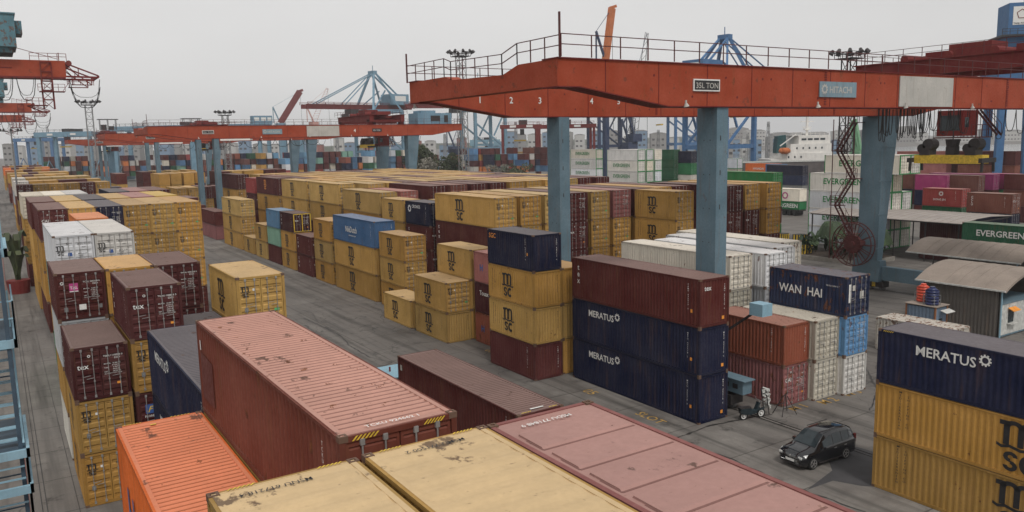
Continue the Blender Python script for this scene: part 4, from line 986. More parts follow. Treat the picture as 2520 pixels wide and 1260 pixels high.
rf_ = MB().box(-.08, -.1, h_, w_+.1, l_+.1, h_+.06).build('roof', M['shedroof'], r); MB().box(.55, -.02, 1.0, .95, .0, 2.3).build('window', M['glass'], r)
MB().prism([(-.1, 2.95), (-.6, 2.8), (-.6, 2.84), (-.1, 3.0)], 'x', .5, w_).build('awning', M['offwhite'], r)
M['tankblue'] = plain('blue_plastic_tank', (.012,.02,.085), .35); M['tankred'] = plain('orange_plastic_tank', (.62,.075,.035), .35)
def tank(x, y, z, mt, label):
    r = empty('water_tank', label, 'water tank', (x, y, z)); mb = MB()
    for i in range(5): mb.tube((0,0,.0+i*.23), (0,0,.21+i*.23), .5, 20); mb.tube((0,0,.2+i*.23), (0,0,.235+i*.23), .475, 20)
    mb.tube((0,0,1.15), (0,0,1.36), .5, 20, .18); smooth(mb.build('tank_body', M[mt], r)); MB().tube((0,0,1.36), (0,0,1.44), .2, 16).build('lid', M[mt], r)
    f = MB()
    for a in (45, 135, 225, 315): c, s_ = math.cos(R(a))*.62, math.sin(R(a))*.62; f.bar((c,s_,0), (c,s_,.75), .04)
    for z_ in (.05, .4, .75):
        q = [(math.cos(R(a))*.62, math.sin(R(a))*.62, z_) for a in (45,135,225,315,45)]
        for u_, v_ in zip(q, q[1:]): f.bar(u_, v_, .03)
    f.build('tank_frame', M['grey'], r)
tank(61.25, 34.0, 3.32, 'tankblue', 'dark blue water tank standing on the small blue hut'); tank(62.0, 35.15, 3.32, 'tankred', 'red orange water tank beside the blue one on the hut')
stack(57.0, 30.0, L20*.99, [('white', 2.6, 'wall', None, 'fine', 1., 'rust stained white container with a crumbling roof in front of the blue hut')], '', 'B', 'stacks on the right')
# canopy on posts
r = empty('open_canopy', 'long pale open canopy roof on thin dark posts in front of the white green lettered stack', 'canopy', (101., 52.8, 0))
mb = MB(); prf = [(0, 5.35), (3.5, 5.75), (7, 5.85), (12.6, 5.55), (12.6, 5.47), (7, 5.77), (3.5, 5.67), (0, 5.27)]
mb.prism(prf, 'y', 0, 22.6); rr_ = mb.build('roof', M['canopy'], r)
sm = MB()
for k in range(19):
    for (a, b_) in zip(prf[:3], prf[1:4]): sm.bar((a[0], .6+k*1.2, a[1]+.012), (b_[0], .6+k*1.2, b_[1]+.012), .04, .02)
sm.build('roof_seam', M['shedroof'], rr_)
for x in (.3, 12.2):
    for k in range(6): MB().tube((x, .5+k*4.3, 0), (x, .5+k*4.3, 5.35), .09, 8).build('post', M['dark'], r)
MB().bar((.3, .3, 5.2), (.3, 22.3, 5.2), .16).bar((12.2, .3, 5.3), (12.2, 22.3, 5.3), .16).bar((.3,.3,5.2), (12.2,.3,5.3), .16).build('edge_beam', M['dark'], r)

# ------------------------------------------------------------------ white stacks with green lettering and the stacks of the right
gr = 'stacks on the right'
X, Y = 106.5, 67.2
for i in range(3):
    for k in range(5 if i < 2 else 3):
        lab = ('white container with large green lettering, %s of the tall white stack' % (LV[k] if k < 4 else 'topmost')) if i == 0 else 'white container with green edges, %s, door end in %s column of the white stack' % (LV[k] if k < 4 else 'topmost', ['', 'the second', 'the low third'][i])
        o = container('reefer', X+i*2.55, Y-(2.6 if k == 4 else 0), k*2.74, L40, 2.735, 'door', 'A', lab, gr, 'flat', .15, g_ever if i == 0 else green_edge, 'reefer')
def far(px, py, Z, cols, where, L=L20, near='door', lod='B', frame=None, logo=None, dx=0., group=gr, rust=.3):
    x, y = bz(px, py, Z); n = len(cols); H = Z/n
    for k, c in enumerate(cols):
        if c is None: continue
        lab = '%s container %s%s' % (NAMEC[c], where, '' if n == 1 else (', topmost' if k == n-1 else ', '+LV[k]))
        container(c, x+dx, y, k*H, L, H-.006, near, lod, lab, group, 'flat', rust, logo if k == n-1 or frame else None, frame)
    return x, y
def hs_(root, L, H, doors, near): put_mesh(root, 'L', -.004, L*.52, H*.72, gear_mesh(.36, 'white'), 'emblem'); put_text(root, 'L', -.004, L*.72, H*.34, 'DONG JIN', .42, 'white', bold=.02); g_codes(root, L, H, doors, near)
far(2368, 466, 8.2, ['dgreen', 'dgreen', 'red'], 'with a round white emblem stack above the canopy', logo=hs_, lod='A')
far(2492, 478, 8.2, ['maroon', 'navy', 'brown'], 'in the stack above the right end of the canopy', logo=g_text('CCLU', .4, side=True, vertical=True, sp=(.1,.6)), lod='A')
def evg2(root, L, H, doors, near): put_text(root, 'L', -.004, L*.86, H*.46, 'EVERGREEN', 1.05, 'white', bold=.04)
far(2640, 566, 5.6, ['brown', 'dgreen'], 'with white lettering behind the canopy posts at the right edge', L=L40, logo=evg2, lod='A')
far(2378, 545, 5.4, ['maroon', 'maroon3'], 'in shade under the right half of the canopy', L=L20)
for i, (px, py, cs) in enumerate([(2290, 429, ['maroon', 'navy', 'brown']), (2408, 432, ['grey', 'maroon', 'brown']), (2445, 429, ['maroon', 'maroon', 'magenta']), (2330, 431, ['maroon', 'navy', 'magenta']), (2500, 428, ['navy', 'green', 'magenta']), (2560, 430, ['maroon', 'brown', 'maroon'])]):
    far(px, py, 8.8, cs, 'of far right stack %d from the left, middle distance' % (i+1), L=L40 if i in (1, 2) else L20, lod='B')
for i, (px, py, cs) in enumerate([(2262, 371, ['maroon', 'brown', 'maroon', 'maroon']), (2330, 372, ['maroon', 'maroon', 'rose', 'rose']), (2390, 400, ['maroon', 'magenta', 'rose']), (2440, 371, ['maroon', 'navy', 'maroon', 'rose']), (2500, 372, ['maroon', 'brown', 'brown', 'maroon']), (2480, 397, ['maroon', 'magenta', 'navy'])]):
    far(px, py, 12.3 if len(cs) == 4 else 9.3, cs, 'of far right stack %d from the left, at the back' % (i+1), L=L40, lod='C')
# trailer with a white box between the green stack and the white stack
x, y = bz(1990, 476, 4.6)
r = container('green', x-3, y, 1.3, L40, 1.7, 'wall', 'B', 'green lower container with white letters on a trailer, beside the green stack', gr, 'flat', .1, lambda rt, L, H, d, n: put_text(rt, 'L', -.004, L*.55, .4, 'EVERGREEN', 1.2, 'white', bold=.04))
r = container('reefer', x-3, y, 3.02, L40, 2.6, 'wall', 'B', 'white container with a magenta square on it, above the green one on the trailer', gr, 'flat', .1, lambda rt, L, H, d, n: put_text(rt, 'L', -.004, L*.36, .5, 'O', 2.0, 'magenta', bold=.05))
r = empty('truck_trailer', 'dark flat trailer carrying a green and a white container', 'trailer', (x-3, y, 0))
MB().box(.1, 0, 1.0, 2.3, 12.2, 1.28).box(.4, .4, .8, .7, 11, 1.).box(1.7, .4, .8, 2., 11, 1.).build('chassis', M['dark'], r)
for yy in (1.2, 2.5, 3.8): MB().tube((.05, yy, .5), (2.4, yy, .5), .5, 16).build('wheel', M['rubber'], r)
# middle white stacks, seen under the red girder
EV2 = [(1467, 367, 5, 'left'), (1570, 368, 5, 'middle')]
for (px, py, n, wh) in EV2:
    x, y = bz(px, py, 14.0)
    for j in range(1 if wh == 'left' else 3):
        for k in range(n):
            if k < 2 and j: continue
            container('reefer', x+j*2.9-(0 if wh == 'left' else 0), y, k*2.8, L40, 2.79, 'door', 'B', '%s container with %s, %s in the %s white stack under the girder' % ('white', 'green lettering' if j == 0 else 'green door edges, column %d' % (j+1), LV[k] if k < 4 else 'topmost', wh), gr, 'flat', .1, g_ever if j == 0 and not (wh == 'middle' and k == 4) else green_edge, 'reefer')
far(1658, 368, 13.5, ['dgreen', 'dgreen', 'dgreen', 'dgreen', 'dgreen'], 'right of the middle white stack', lod='B', frame='dgreen')
far(1664, 388, 11., ['green', 'green', 'green', 'green'], 'of the green stack seen right of the middle white stack', L=L40, lod='B')
far(1700, 372, 13., ['green', 'white', 'green', 'navy'], 'of the mixed stack left of the second blue leg', L=L40, lod='B'); far(1716, 399, 9.4, ['white', 'blue', 'reefer'], 'of the stack with blue frames by the second leg', L=L20, lod='B', frame='blue')
far(1815, 390, 9.8, ['reefer', 'white', 'reefer'], 'of the pale stack just right of the second blue leg', L=L20, frame='green')
def hyu(root, L, H, doors, near): put_text(root, 'L', -.004, L*.75, H*.3, 'HYUNDAI', .95, 'white', bold=.04)
far(1912, 403, 8.2, ['maroon', 'redbrown', 'orange'], 'with white lettering near the ship', L=L40, logo=hyu); far(1975, 407, 8.4, ['grey', 'navy2', 'navy'], 'beside the orange lettered one near the ship', L=L40)
far(1925, 404, 8.4, ['blue', 'blue', 'blue'], 'of blue frames between the orange and the navy ones', L=L20, frame='blue')
# ------------------------------------------------------------------ the wall of stacks in the background
rn = random.Random(21); k = 0; CB = ['maroon']*5+['brown', 'redbrown', 'navy', 'navy2', 'blue', 'lblue', 'white', 'offwhite', 'mustard', 'dgreen', 'teal', 'red', 'orange2']
bgw = [(10, 440, 3, 5), (40, 450, 3, 4), (88, 455, 5, 5), (135, 450, 5, 5), (155, 445, 5, 4), (184, 440, 5, 5), (250, 420, 4, 5), (300, 420, 5, 5), (345, 415, 4, 6), (400, 400, 5, 5), (440, 395, 5, 6), (500, 390, 5, 4), (560, 390, 5, 6), (600, 385, 5, 5), (640, 380, 5, 6), (700, 375, 5, 5), (780, 375, 6, 6), (850, 372, 5, 6), (905, 370, 5, 6), (960, 372, 5, 6), (1010, 380, 4, 5),
       (1120, 370, 5, 3), (1165, 365, 5, 4), (1205, 360, 5, 4), (1250, 365, 5, 3), (1290, 360, 5, 4), (1345, 360, 5, 4), (1180, 420, 6, 4), (1260, 430, 6, 5), (1330, 430, 6, 5)]
for (px, z, n, m_) in bgw:
    p = at(px, 360, z)
    for j in range(m_):
        nn = n-(rn.random() < .35)
        for q in range(nn):
            if q < 1 and z < 430: continue
            c = rn.choice(CB); k += 1
            container(c, p.x+j*3.1, p.y+rn.uniform(-.4, .4), q*2.75, rn.choice([L20, L40]), 2.74, 'door', 'C', '%s container of the distant stacks, batch %d, column %d, %s' % (NAMEC[c], bgw.index((px, z, n, m_))+1, j+1, LV[min(q, 4)] if q < 5 else 'topmost'), 'distant stacks across the yard', 'flat', .2)

# ------------------------------------------------------------------ quay cranes
def sts(base, label, mt='sts', boom='crane_dark', rz=0., H=34, apex=54, boomL=(-20, 44), sc_=1., logo=None, house=True, frame=True):
    r = empty('quay_crane', label, 'quay crane', (base.x, base.y, 0), rz, 'quay cranes on the harbour edge'); r.scale = (sc_, sc_, sc_); L_ = M[mt]
    for x in (-9, 9):
        for y in (-9, 9):
            mb = MB(); mb.bar((x, y, 1.5), (x, y, H), 1.5, 1.5); mb.build('leg', L_, r)
    mb = MB()
    for y in (-9, 9): mb.bar((-9, y, 2), (9, y, 2), 1.6, 1.4).bar((-9, y, 13), (9, y, 13), 1.3, 1.6).bar((-9, y, H), (9, y, H), 1.6, 2.)
    for x in (-9, 9): mb.bar((x, -9, 13), (x, 9, 13), 1., 1.4).bar((x, -9, H), (x, 9, H), 1.2, 1.6).bar((x, -9, 13), (x, 9, 27), .8).bar((x, -9, H-1), (x, -2, 20), .7)
    mb.build('portal_beam', L_, r)
    bm = MB()
    for x in (-2.6, 2.6): bm.bar((x, boomL[0], H+2.2), (x, boomL[1], H+2.2), .9, 2.2)
    for k in range(int((boomL[1]-boomL[0])/5)): bm.bar((-2.6, boomL[0]+k*5, H+3), (2.6, boomL[0]+k*5, H+3), .4)
    b = bm.build('boom', M[boom], r); rl = MB()
    for x in (-4, 4): railing(rl, [(x, boomL[0], H+3), (x, boomL[1], H+3)], 1.3, 5, .18)
    rl.build('railing', M[boom], b)
    fr = MB()
    for x in ((-9, 9) if frame else ()): fr.bar((x, 9, H), (x*.18, 3, apex), 1.1, 1.1).bar((x, -9, H), (x*.18, 2, apex), .8, .8).bar((x, 9, H), (x*.3, -3, apex-9), .6)
    if frame: fr.box(-2.4, 1.4, apex-.5, 2.4, 4, apex+1.2).bar((0, 2.5, apex), (0, 2.5, apex+4), .25); 
    if frame: fr.build('a_frame', L_, r)
    sy_ = MB()
    for x in ((-1.8, 1.8) if frame else ()): sy_.tube((x, 3, apex), (x*1.3, boomL[1]-5, H+3), .28, 6).tube((x, 3, apex), (x*1.3, boomL[1]*.5, H+3), .28, 6).tube((x, 2, apex), (x*1.3, boomL[0]+2, H+3), .45, 6)
    if frame: sy_.build('stay', L_, r)
    if house:
        h = MB().box(-4.5, -17, H+3.6, 4.5, -5, H+9.2).build('machinery_house', L_, r); MB().box(-4.56, -15, H+5.5, -4.5, -8, H+8.2).box(-3, -17.06, H+5.5, 3, -17, H+8.2).build('sign_board', M['white'], h)
        MB().box(-5.2, -18, H+3.2, 5.2, -4, H+3.5).build('platform', M['dark'], h)
    tr = MB().box(-3, 14, H-1.5, 3, 19, H+1).box(-1.5, 19.2, H-4.2, 1.5, 22, H-1.4).build('trolley', M['dark'], r)
    MB().box(-6, 15.5, 24, 6, 17, 24.8).build('spreader', M['yellow'], r)
    return r
sts(at(935, 355, 430), 'pale blue quay crane with a pointed frame behind the second red crane', 'sts', rz=R(100))
sts(at(1190, 348, 440), 'pale blue quay crane whose legs show under the left arm of the red crane', 'sts', rz=R(85), house=False, apex=50)
sts(at(1770, 335, 300), 'blue quay crane with a pointed frame above the red girder', 'stsblue', rz=R(-82), H=35, apex=53)
sts(at(1690, 335, 470), 'far blue quay crane whose braced legs stand behind the green stacks', 'stsblue', rz=R(60), house=False)
sts(at(1500, 341, 430), 'dark navy quay crane with braced legs behind the white stacks', 'navy', 'navy', rz=R(70), house=False, apex=48)
p = at(2505, 318, 172)
c_ = empty('quay_crane', 'blue crane house with a pentagon emblem high at the top right corner', 'quay crane', (p.x, p.y, 0), -YAW-.25, 'quay cranes on the harbour edge')
for x in (-3.6, 5): 
    for y in (0, 9): MB().bar((x, y, .5), (x*.9, y, 27.5), 1.5).build('leg', M['stsblue'], c_)
MB().box(-5, -1, 27.5, 7, 10.5, 29.4).box(-3, 2, 29.4, 3, 8, 36.6).build('portal_beam', M['stsblue'], c_)
MB().box(-4.2, 0, 36.6, 7.5, 9, 37.0).build('platform', M['dark'], c_); rl = MB(); railing(rl, [(-4.2, 0, 37), (7.5, 0, 37)], 1.2, 1.4, .1); railing(rl, [(-4.2, 2, 33), (-3, 2, 33)], 1.2, .9, .1); rl.build('railing', M['dark'], c_)
h = MB().box(-2.9, .8, 37.05, 7, 8, 43.6).build('machinery_house', M['stsblue'], c_)
MB().box(-2.1, .72, 39.0, 1.2, .78, 42.8).build('sign_board', M['white'], h); put_mesh(h, 'E', -.45, .68, 41.2, cached('penta', lambda: (lambda mb: [mb.bar((1.0*math.sin(2*math.pi*i/5), 1.0*math.cos(2*math.pi*i/5), .0), (1.0*math.sin(2*math.pi*(i+1)/5), 1.0*math.cos(2*math.pi*(i+1)/5), .0), .14, .02) for i in range(5)] and mb.mesh('emblem', [M['crane_dark']]))(MB())), 'emblem')
put_text(h, 'E', -2.0, .68, 39.15, 'TANJ. PORT', .50, 'black', bold=.03)
# left cranes: one behind the other, girder ends over the left block
def left_crane(Y, label, num):
    r = empty('quay_crane', label, 'quay crane', (0, Y, 0), 0, 'quay cranes on the left'); s = 1.
    mb = MB().box(-22, 0, 28.7, 11.4, 1.8, 31.25).box(-22, 5, 28.7, 11.4, 6.8, 31.25).box(10.4, 1.8, 28.9, 11.4, 5, 31.1); g_ = mb.build('girder', M['crane'], r); g_['rust'] = .4
    MB().box(-22, -.1, 28.4, 11.3, 2., 28.69).box(-22, -.06, 29.9, 4, .0, 30.05).build('flange', M['crane_dark'], g_)
    mb = MB()
    for y in (0.2, 6.6):
        mb.bar((11.4, y, 30.9), (16.1, y, 29.0), .22).bar((11.4, y, 28.8), (16.1, y, 28.75), .28).bar((11.4, y, 30.4), (14.9, y, 27.6), .14).bar((12.0, y, 27.5), (15.0, y, 27.5), .14).bar((15, y, 27.5), (15, y, 28.8), .14).bar((12.2, y, 28.8), (12.2, y, 27.4), .14).bar((13.2, y, 30.1), (13.2, y, 28.8), .12).bar((11.4, y, 30.9), (13.2, y, 28.8), .12)
    mb.bar((16.1, .2, 28.9), (16.1, 6.6, 28.9), .25); mb.tube((11.9, 0, 30.9), (11.9, 7, 30.9), .45, 12); railing(mb, [(6.5, -.2, 31.25), (11.6, -.2, 31.25)], 1.1, 1.2, .08); railing(mb, [(11.4, -.4, 27.4), (15.2, -.4, 27.4)], 1.0, 1.0, .08)
    mb.bar((4, 1, 33.4), (10.4, 1, 31.6), .08).bar((10.6, .8, 31.2), (10.6, .8, 32.6), .12); mb.build('boom_tip', M['crane_dark'], r)
    h = MB().box(-9, -2, 33.0, 4.9, 7, 38.0).box(4.9, 0, 35.2, 5.9, 5, 37.2).box(-8, -1, 32.2, 4.4, 6.4, 33.0).build('machinery_house', M['machine'], r); h['rust'] = .9
    MB().box(-3.6, -2.08, 35.8, .9, -2.02, 37.1).build('blank_board', M['sign'], h); b = MB().box(-.6, -2.08, 33.9, 1.2, -2.02, 35.4).build('sign_board', M['sign'], h); put_text(b, 'E', -.35, -2.12, 34.05, num, 1.5, 'black', bold=.03)
    MB().box(-9.2, -2.2, 37.9, 5.1, 7.2, 38.1).build('roof', M['machine'], h)
    mb = MB()
    for i in range(9): loops(mb, -20+i*3.05, -17.4+i*3.05, -.6, 28.5, 1, 3.6, .06); loops(mb, -20+i*3.05, -17.6+i*3.05, -.2, 28.5, 1, 2.8, .04)
    for d in (4.6, 3.4, 2.6, 1.7): loops(mb, 11.8, 16.2, .2, 28.4 if d > 4 else 27.2, 1, d, .06 if d > 4 else .035)
    mb.build('festoon_cable', M['rubber'], r)
    mb = MB(); lattice(mb, 8.6, .6, 23.6, 31.0, 1.5, 1.4, .16); mb.box(7.4, -.6, 26.3, 11, 1.6, 26.4).box(5.6, -.8, 24.1, 8.4, 1.6, 24.2); railing(mb, [(7.2, -.6, 26.4), (11., -.6, 26.4)], 1.1, 1., .07); railing(mb, [(5.4, -.8, 24.2), (8, -.8, 24.2)], 1.1, .9, .07)
    mb.bar((5.4, 0, 24.1), (8.2, 0, 22.9), .16).bar((10.6, 0, 26.3), (11.8, .2, 28.), .06); mb.build('hanging_ladder', M['crane_dark'], r)
    for x in (-20.5, ):
        for y in (-5, 11): MB().box(x, y, 1, x+1.6, y+1.6, 28.6).build('leg', M['machine'], r)
left_crane(150., 'nearest left crane with blue machinery house and number four, at the left edge', '4')
left_crane(282., 'middle of the three red crane ends at the left edge', '3')
left_crane(372., 'farthest and lowest of the three red crane ends at the left edge', '2')
# ------------------------------------------------------------------ portal and tyre cranes
def portal(p, q, top, mt, label, z, hh=None, beam=1.4, leg=1.1, dp=16, cat='yard crane', low=None, lab=None):
    a = at(p, 355, z); b = at(q, 355, z); zt = at(p, top, z).z; d = (b-a); d.z = 0; L = d.length; ang = math.atan2(d.y, d.x)
    r = empty('yard_crane', label, cat, (a.x, a.y, 0), ang, 'smaller yard cranes in the background')
    for x in (0, L):
        for y in (0, dp): MB().bar((x, y, .8), (x, y, zt), leg).build('leg', M[mt], r)
    mb = MB()
    for y in (0, dp): mb.bar((-leg, y, zt), (L+leg, y, zt), beam, beam*1.2)
    for x in (0, L): mb.bar((x, 0, zt), (x, dp, zt), leg, leg).bar((x, 0, 1.5), (x, dp, 1.5), leg).bar((x, 0, 2), (x, dp*.5, zt*.45), .4).bar((x, dp, 2), (x, dp*.5, zt*.45), .4)
    mb.build('girder', M[mt], r); rl = MB(); railing(rl, [(0, -.5, zt+beam*.6), (L, -.5, zt+beam*.6)], 1.3, 3, .14); rl.build('railing', M['dark' if mt != 'crane_dark' else 'crane_dark'], r)
    t = MB().box(L*.45, 1, zt+.8, L*.45+4, dp-1, zt+3).box(L*.45+.5, 2, zt-4, L*.45+2.5, 4.5, zt-1.2).build('trolley', M['dark'], r); MB().box(L*.3, 5, zt-7, L*.3+6, 6.2, zt-6.3).build('spreader', M['yellow'], r)
    for i in (0, 1): MB().box(L*.2+i*L*.45, -beam*.6-.05, zt-.5, L*.2+3+i*L*.45, -beam*.6, zt+.5).build('sign_board', M['white'], r)
    return r
portal(1237, 1328, 312, 'crane_dark', 'dark red tyre crane left of the first blue leg', 380)
portal(1322, 1462, 312, 'crane_dark', 'dark red tyre crane partly behind the first blue leg', 370)
portal(96, 222, 332, 'sts', 'pale blue portal crane behind the left crane tips', 430, beam=2.2, leg=1.8)
portal(285, 640, 318, 'sts', 'long pale blue portal crane behind the second and third red cranes', 420, beam=2.2, leg=1.8)
portal(38, 127, 345, 'stsblue', 'small blue portal crane on the far left', 620, beam=2.2, leg=1.8)
portal(700, 742, 330, 'sts', 'pale blue portal crane legs seen under the second red crane', 430, beam=2, leg=2.6)
portal(1165, 1222, 352, 'lightblue', 'low pale blue crane with white boards left of the tyre cranes', 470, beam=3, leg=2)
# slewing harbour cranes with raised jibs
def jib_crane(tip, foot, z, mt, label, w=1.6, lat=False, tower=None):
    t = at(tip[0], tip[1], z); f = at(foot[0], foot[1], z); r = empty('harbour_crane', label, 'jib crane', (f.x, f.y, 0), 0, 'jib cranes in the distance')
    o = Vector((f.x, f.y, 0)); t -= o; f -= o; mb = MB()
    if lat:
        n = 14; d = (t-f); s = d.cross(Vector((0, 1, 0))).normalized()
        for k in range(n):
            a = f+d*(k/n); b = f+d*((k+1)/n); wa = w*(1-.6*k/n); wb = w*(1-.6*(k+1)/n)
            mb.bar(a+s*wa, b+s*wb, .25).bar(a-s*wa, b-s*wb, .25).bar(a+s*wa, b-s*wb, .18).bar(a-s*wa, b-s*wb+s*.01, .2)
    else:
        mb.bar(f, t, w, w*1.5); mb.bar(t-Vector((1, 0, 0)), t+Vector((2.2, 0, 1)), w*.6)
    mb.build('jib', M[mt], r)
    mb = MB(); mb.bar((0, 0, 0), (0, 0, f.z), w*1.1, w*1.1).box(-3, -3, max(1, f.z-4), 3, 3, f.z); mb.bar(f, f+Vector((-5, 0, 12)), .8).bar(f+Vector((-5, 0, 12)), t, .16).bar(f+Vector((-5, 0, 12)), f+Vector((-5, 0, 0)), .5); mb.build('tower', M[tower or mt], r)
    MB().bar(t, (t.x+.5, t.y, f.z*.4), .14).build('hoist_rope', M['rubber'], r); return r
M['paleg'] = paint('pale_green_crane_paint', rust=.2, color=(.16,.36,.20)); M['jiborange'] = paint('jib_orange_paint', rust=.2, color=(.50,.15,.05)); M['jibpink'] = paint('jib_faded_pink', rust=.1, color=(.55,.30,.26))
jib_crane((1506, 20), (1490, 150), 340, 'jiborange', 'orange jib crane raised steeply above the red girder', 1.9, False, 'navy')
jib_crane((1592, 80), (1560, 330), 420, 'grey', 'grey lattice jib crane above the red girder', 2.6, True, 'navy')
jib_crane((738, 225), (690, 303), 600, 'crane_dark', 'dark red jib crane slanting above the second red crane', 3.0, False, 'sts')
jib_crane((806, 217), (772, 300), 620, 'jibpink', 'faint pink lattice jib right of the dark red one', 2.2, True)
jib_crane((1560, 290), (1548, 350), 420, 'navy', 'dark lattice crane tower behind the white stacks', 3., True, 'navy')
jib_crane((1130, 310), (1118, 360), 500, 'navy', 'small dark jib crane between the trees and the red tyre cranes', 2.0, True, 'navy')
jib_crane((2100, 300), (2112, 372), 420, 'paleg', 'pale green jib crane beside the dark light mast', 2.4, False, 'paleg')
# crane cab and winch tops beyond the second red crane
for (px, py, z, lab) in [(470, 300, 330, 'small roofed winch house on the far girders, left of the cab'), (265, 302, 330, 'grey winch house behind the slim light mast'), (643, 296, 330, 'light blue control cab above the second red crane')]:
    p = at(px, py, z); r = empty('winch_house', lab, 'winch house', (p.x, p.y, 0))
    if px > 600: MB().box(-4, -2, p.z-1.6, 4, 2, p.z+1.8).build('wall', M['sts'], r); MB().box(-3.4, -2.06, p.z-.2, -1.4, -2, p.z+1.1).box(-.6, -2.06, p.z-.2, 1.4, -2, p.z+1.1).box(2.0, -2.06, p.z-.2, 3.6, -2, p.z+1.1).build('window', M['white'], r)
    else:
        q = MB()
        for a_ in (-3, 0, 3): q.bar((a_, -1.5, p.z-3), (a_, -1.5, p.z+1.2), .2).bar((a_, 1.5, p.z-3), (a_, 1.5, p.z+1.2), .2)
        q.box(-2.6, -1, p.z-3, -.6, 1, p.z-.8).box(.2, -1, p.z-3, 2.2, 1, p.z-1.4); q.build('wall', M['dark'], r); MB().box(-3.8, -2.2, p.z+1.2, 3.8, 2.2, p.z+1.45).build('roof', M['dark'], r); MB().box(-1.2, -1.2, 0, 1.2, 1.2, p.z-3).build('pedestal', M['sts'], r)

# ------------------------------------------------------------------ ship
M['shipwhite'] = paint('ship_white_paint', rust=.1, color=(.74,.73,.70), rough=.5); M['hull'] = paint('ship_hull_paint', rust=.4, color=(.10,.09,.09)); M['teal'] = paint('funnel_teal_paint', rust=.1, color=(.02,.08,.09))
p = at(1962, 398, 280); s_ang = math.atan2(vR.y, vR.x)
r = empty('cargo_ship', 'cargo ship with white superstructure and orange lifeboat beyond the stacks', 'ship', (p.x, p.y, 0), s_ang)
zd = p.z
mb = MB(); mb.prism([(-34, 0), (14, 0), (16, zd-1), (15, zd), (-36, zd), (-38, zd-1.)], 'y', -1, 17); mb.build('hull', M['hull'], r)
MB().box(-36, -1.2, zd, 15, -.9, zd+.5).build('deck_edge', M['offwhite'], r)
sup = MB().box(-5, 1, zd, 13, 15, zd+3).box(-2, 1.4, zd+3, 12.6, 14.6, zd+6.2).box(1, 2, zd+6.2, 12.2, 14, zd+9).box(-9, 1, zd, -5, 15, zd+1.).build('superstructure', M['shipwhite'], r)
mb = MB()
for lv, (x0, x1) in enumerate(((-3, 12), (0, 11.6), (2, 11.6))):
    n = int((x1-x0)/2.2)
    if lv == 0: n = 3
    for i in range(n): yy = (1, 1.4, 2)[lv]; mb.box(x0+i*2.2, yy-.06, zd+1.3+lv*3.05, x0+i*2.2+(.5 if lv < 2 else 1.7), yy, zd+2.0+lv*3.05)
mb.build('window', M['glass'], sup)
mb = MB().box(-1, 3, zd+9, 12, 13, zd+9.15); railing(mb, [(-1, 3, zd+9.1), (12, 3, zd+9.1)], 1.1, 1.6, .1); railing(mb, [(-5, 1, zd+3), (-2, 1, zd+3)], 1.1, 1.3, .1); railing(mb, [(-9, 1, zd+1), (-5, 1, zd+1)], 1.1, 1.3, .1); mb.build('railing', M['shipwhite'], r)
MB().prism([(-5.5, zd+3), (-1.8, zd+3), (-2.2, zd+9.4), (-5, zd+9)], 'y', 6, 10).build('funnel', M['teal'], r)
MB().bar((6, 8, zd+9), (6, 8, zd+16), .7).bar((3.6, 8, zd+14), (8.4, 8, zd+14), .3).bar((4.4, 8, zd+12), (7.6, 8, zd+12), .3).box(5, 7, zd+11, 7, 9, zd+11.5).build('radar_mast', M['shipwhite'], r)
mb = MB(); mb.tube((-6.4, .2, zd+3.6), (-5.6, .2, zd+3.9), .5, 10, 1.1).tube((-5.6, .2, zd+3.9), (-3.4, .2, zd+3.9), 1.1, 10).tube((-3.4, .2, zd+3.9), (-2.6, .2, zd+3.6), 1.1, 10, .5); smooth(mb.build('lifeboat', M['jiborange'], r))
MB().bar((-6, .5, zd+5.6), (0, 2, zd+9.6), .3).bar((-5.5, .6, zd), (-5.5, .6, zd+5), .2).bar((-3.4, .6, zd), (-3.4, .6, zd+5), .2).build('davit', M['shipwhite'], r)
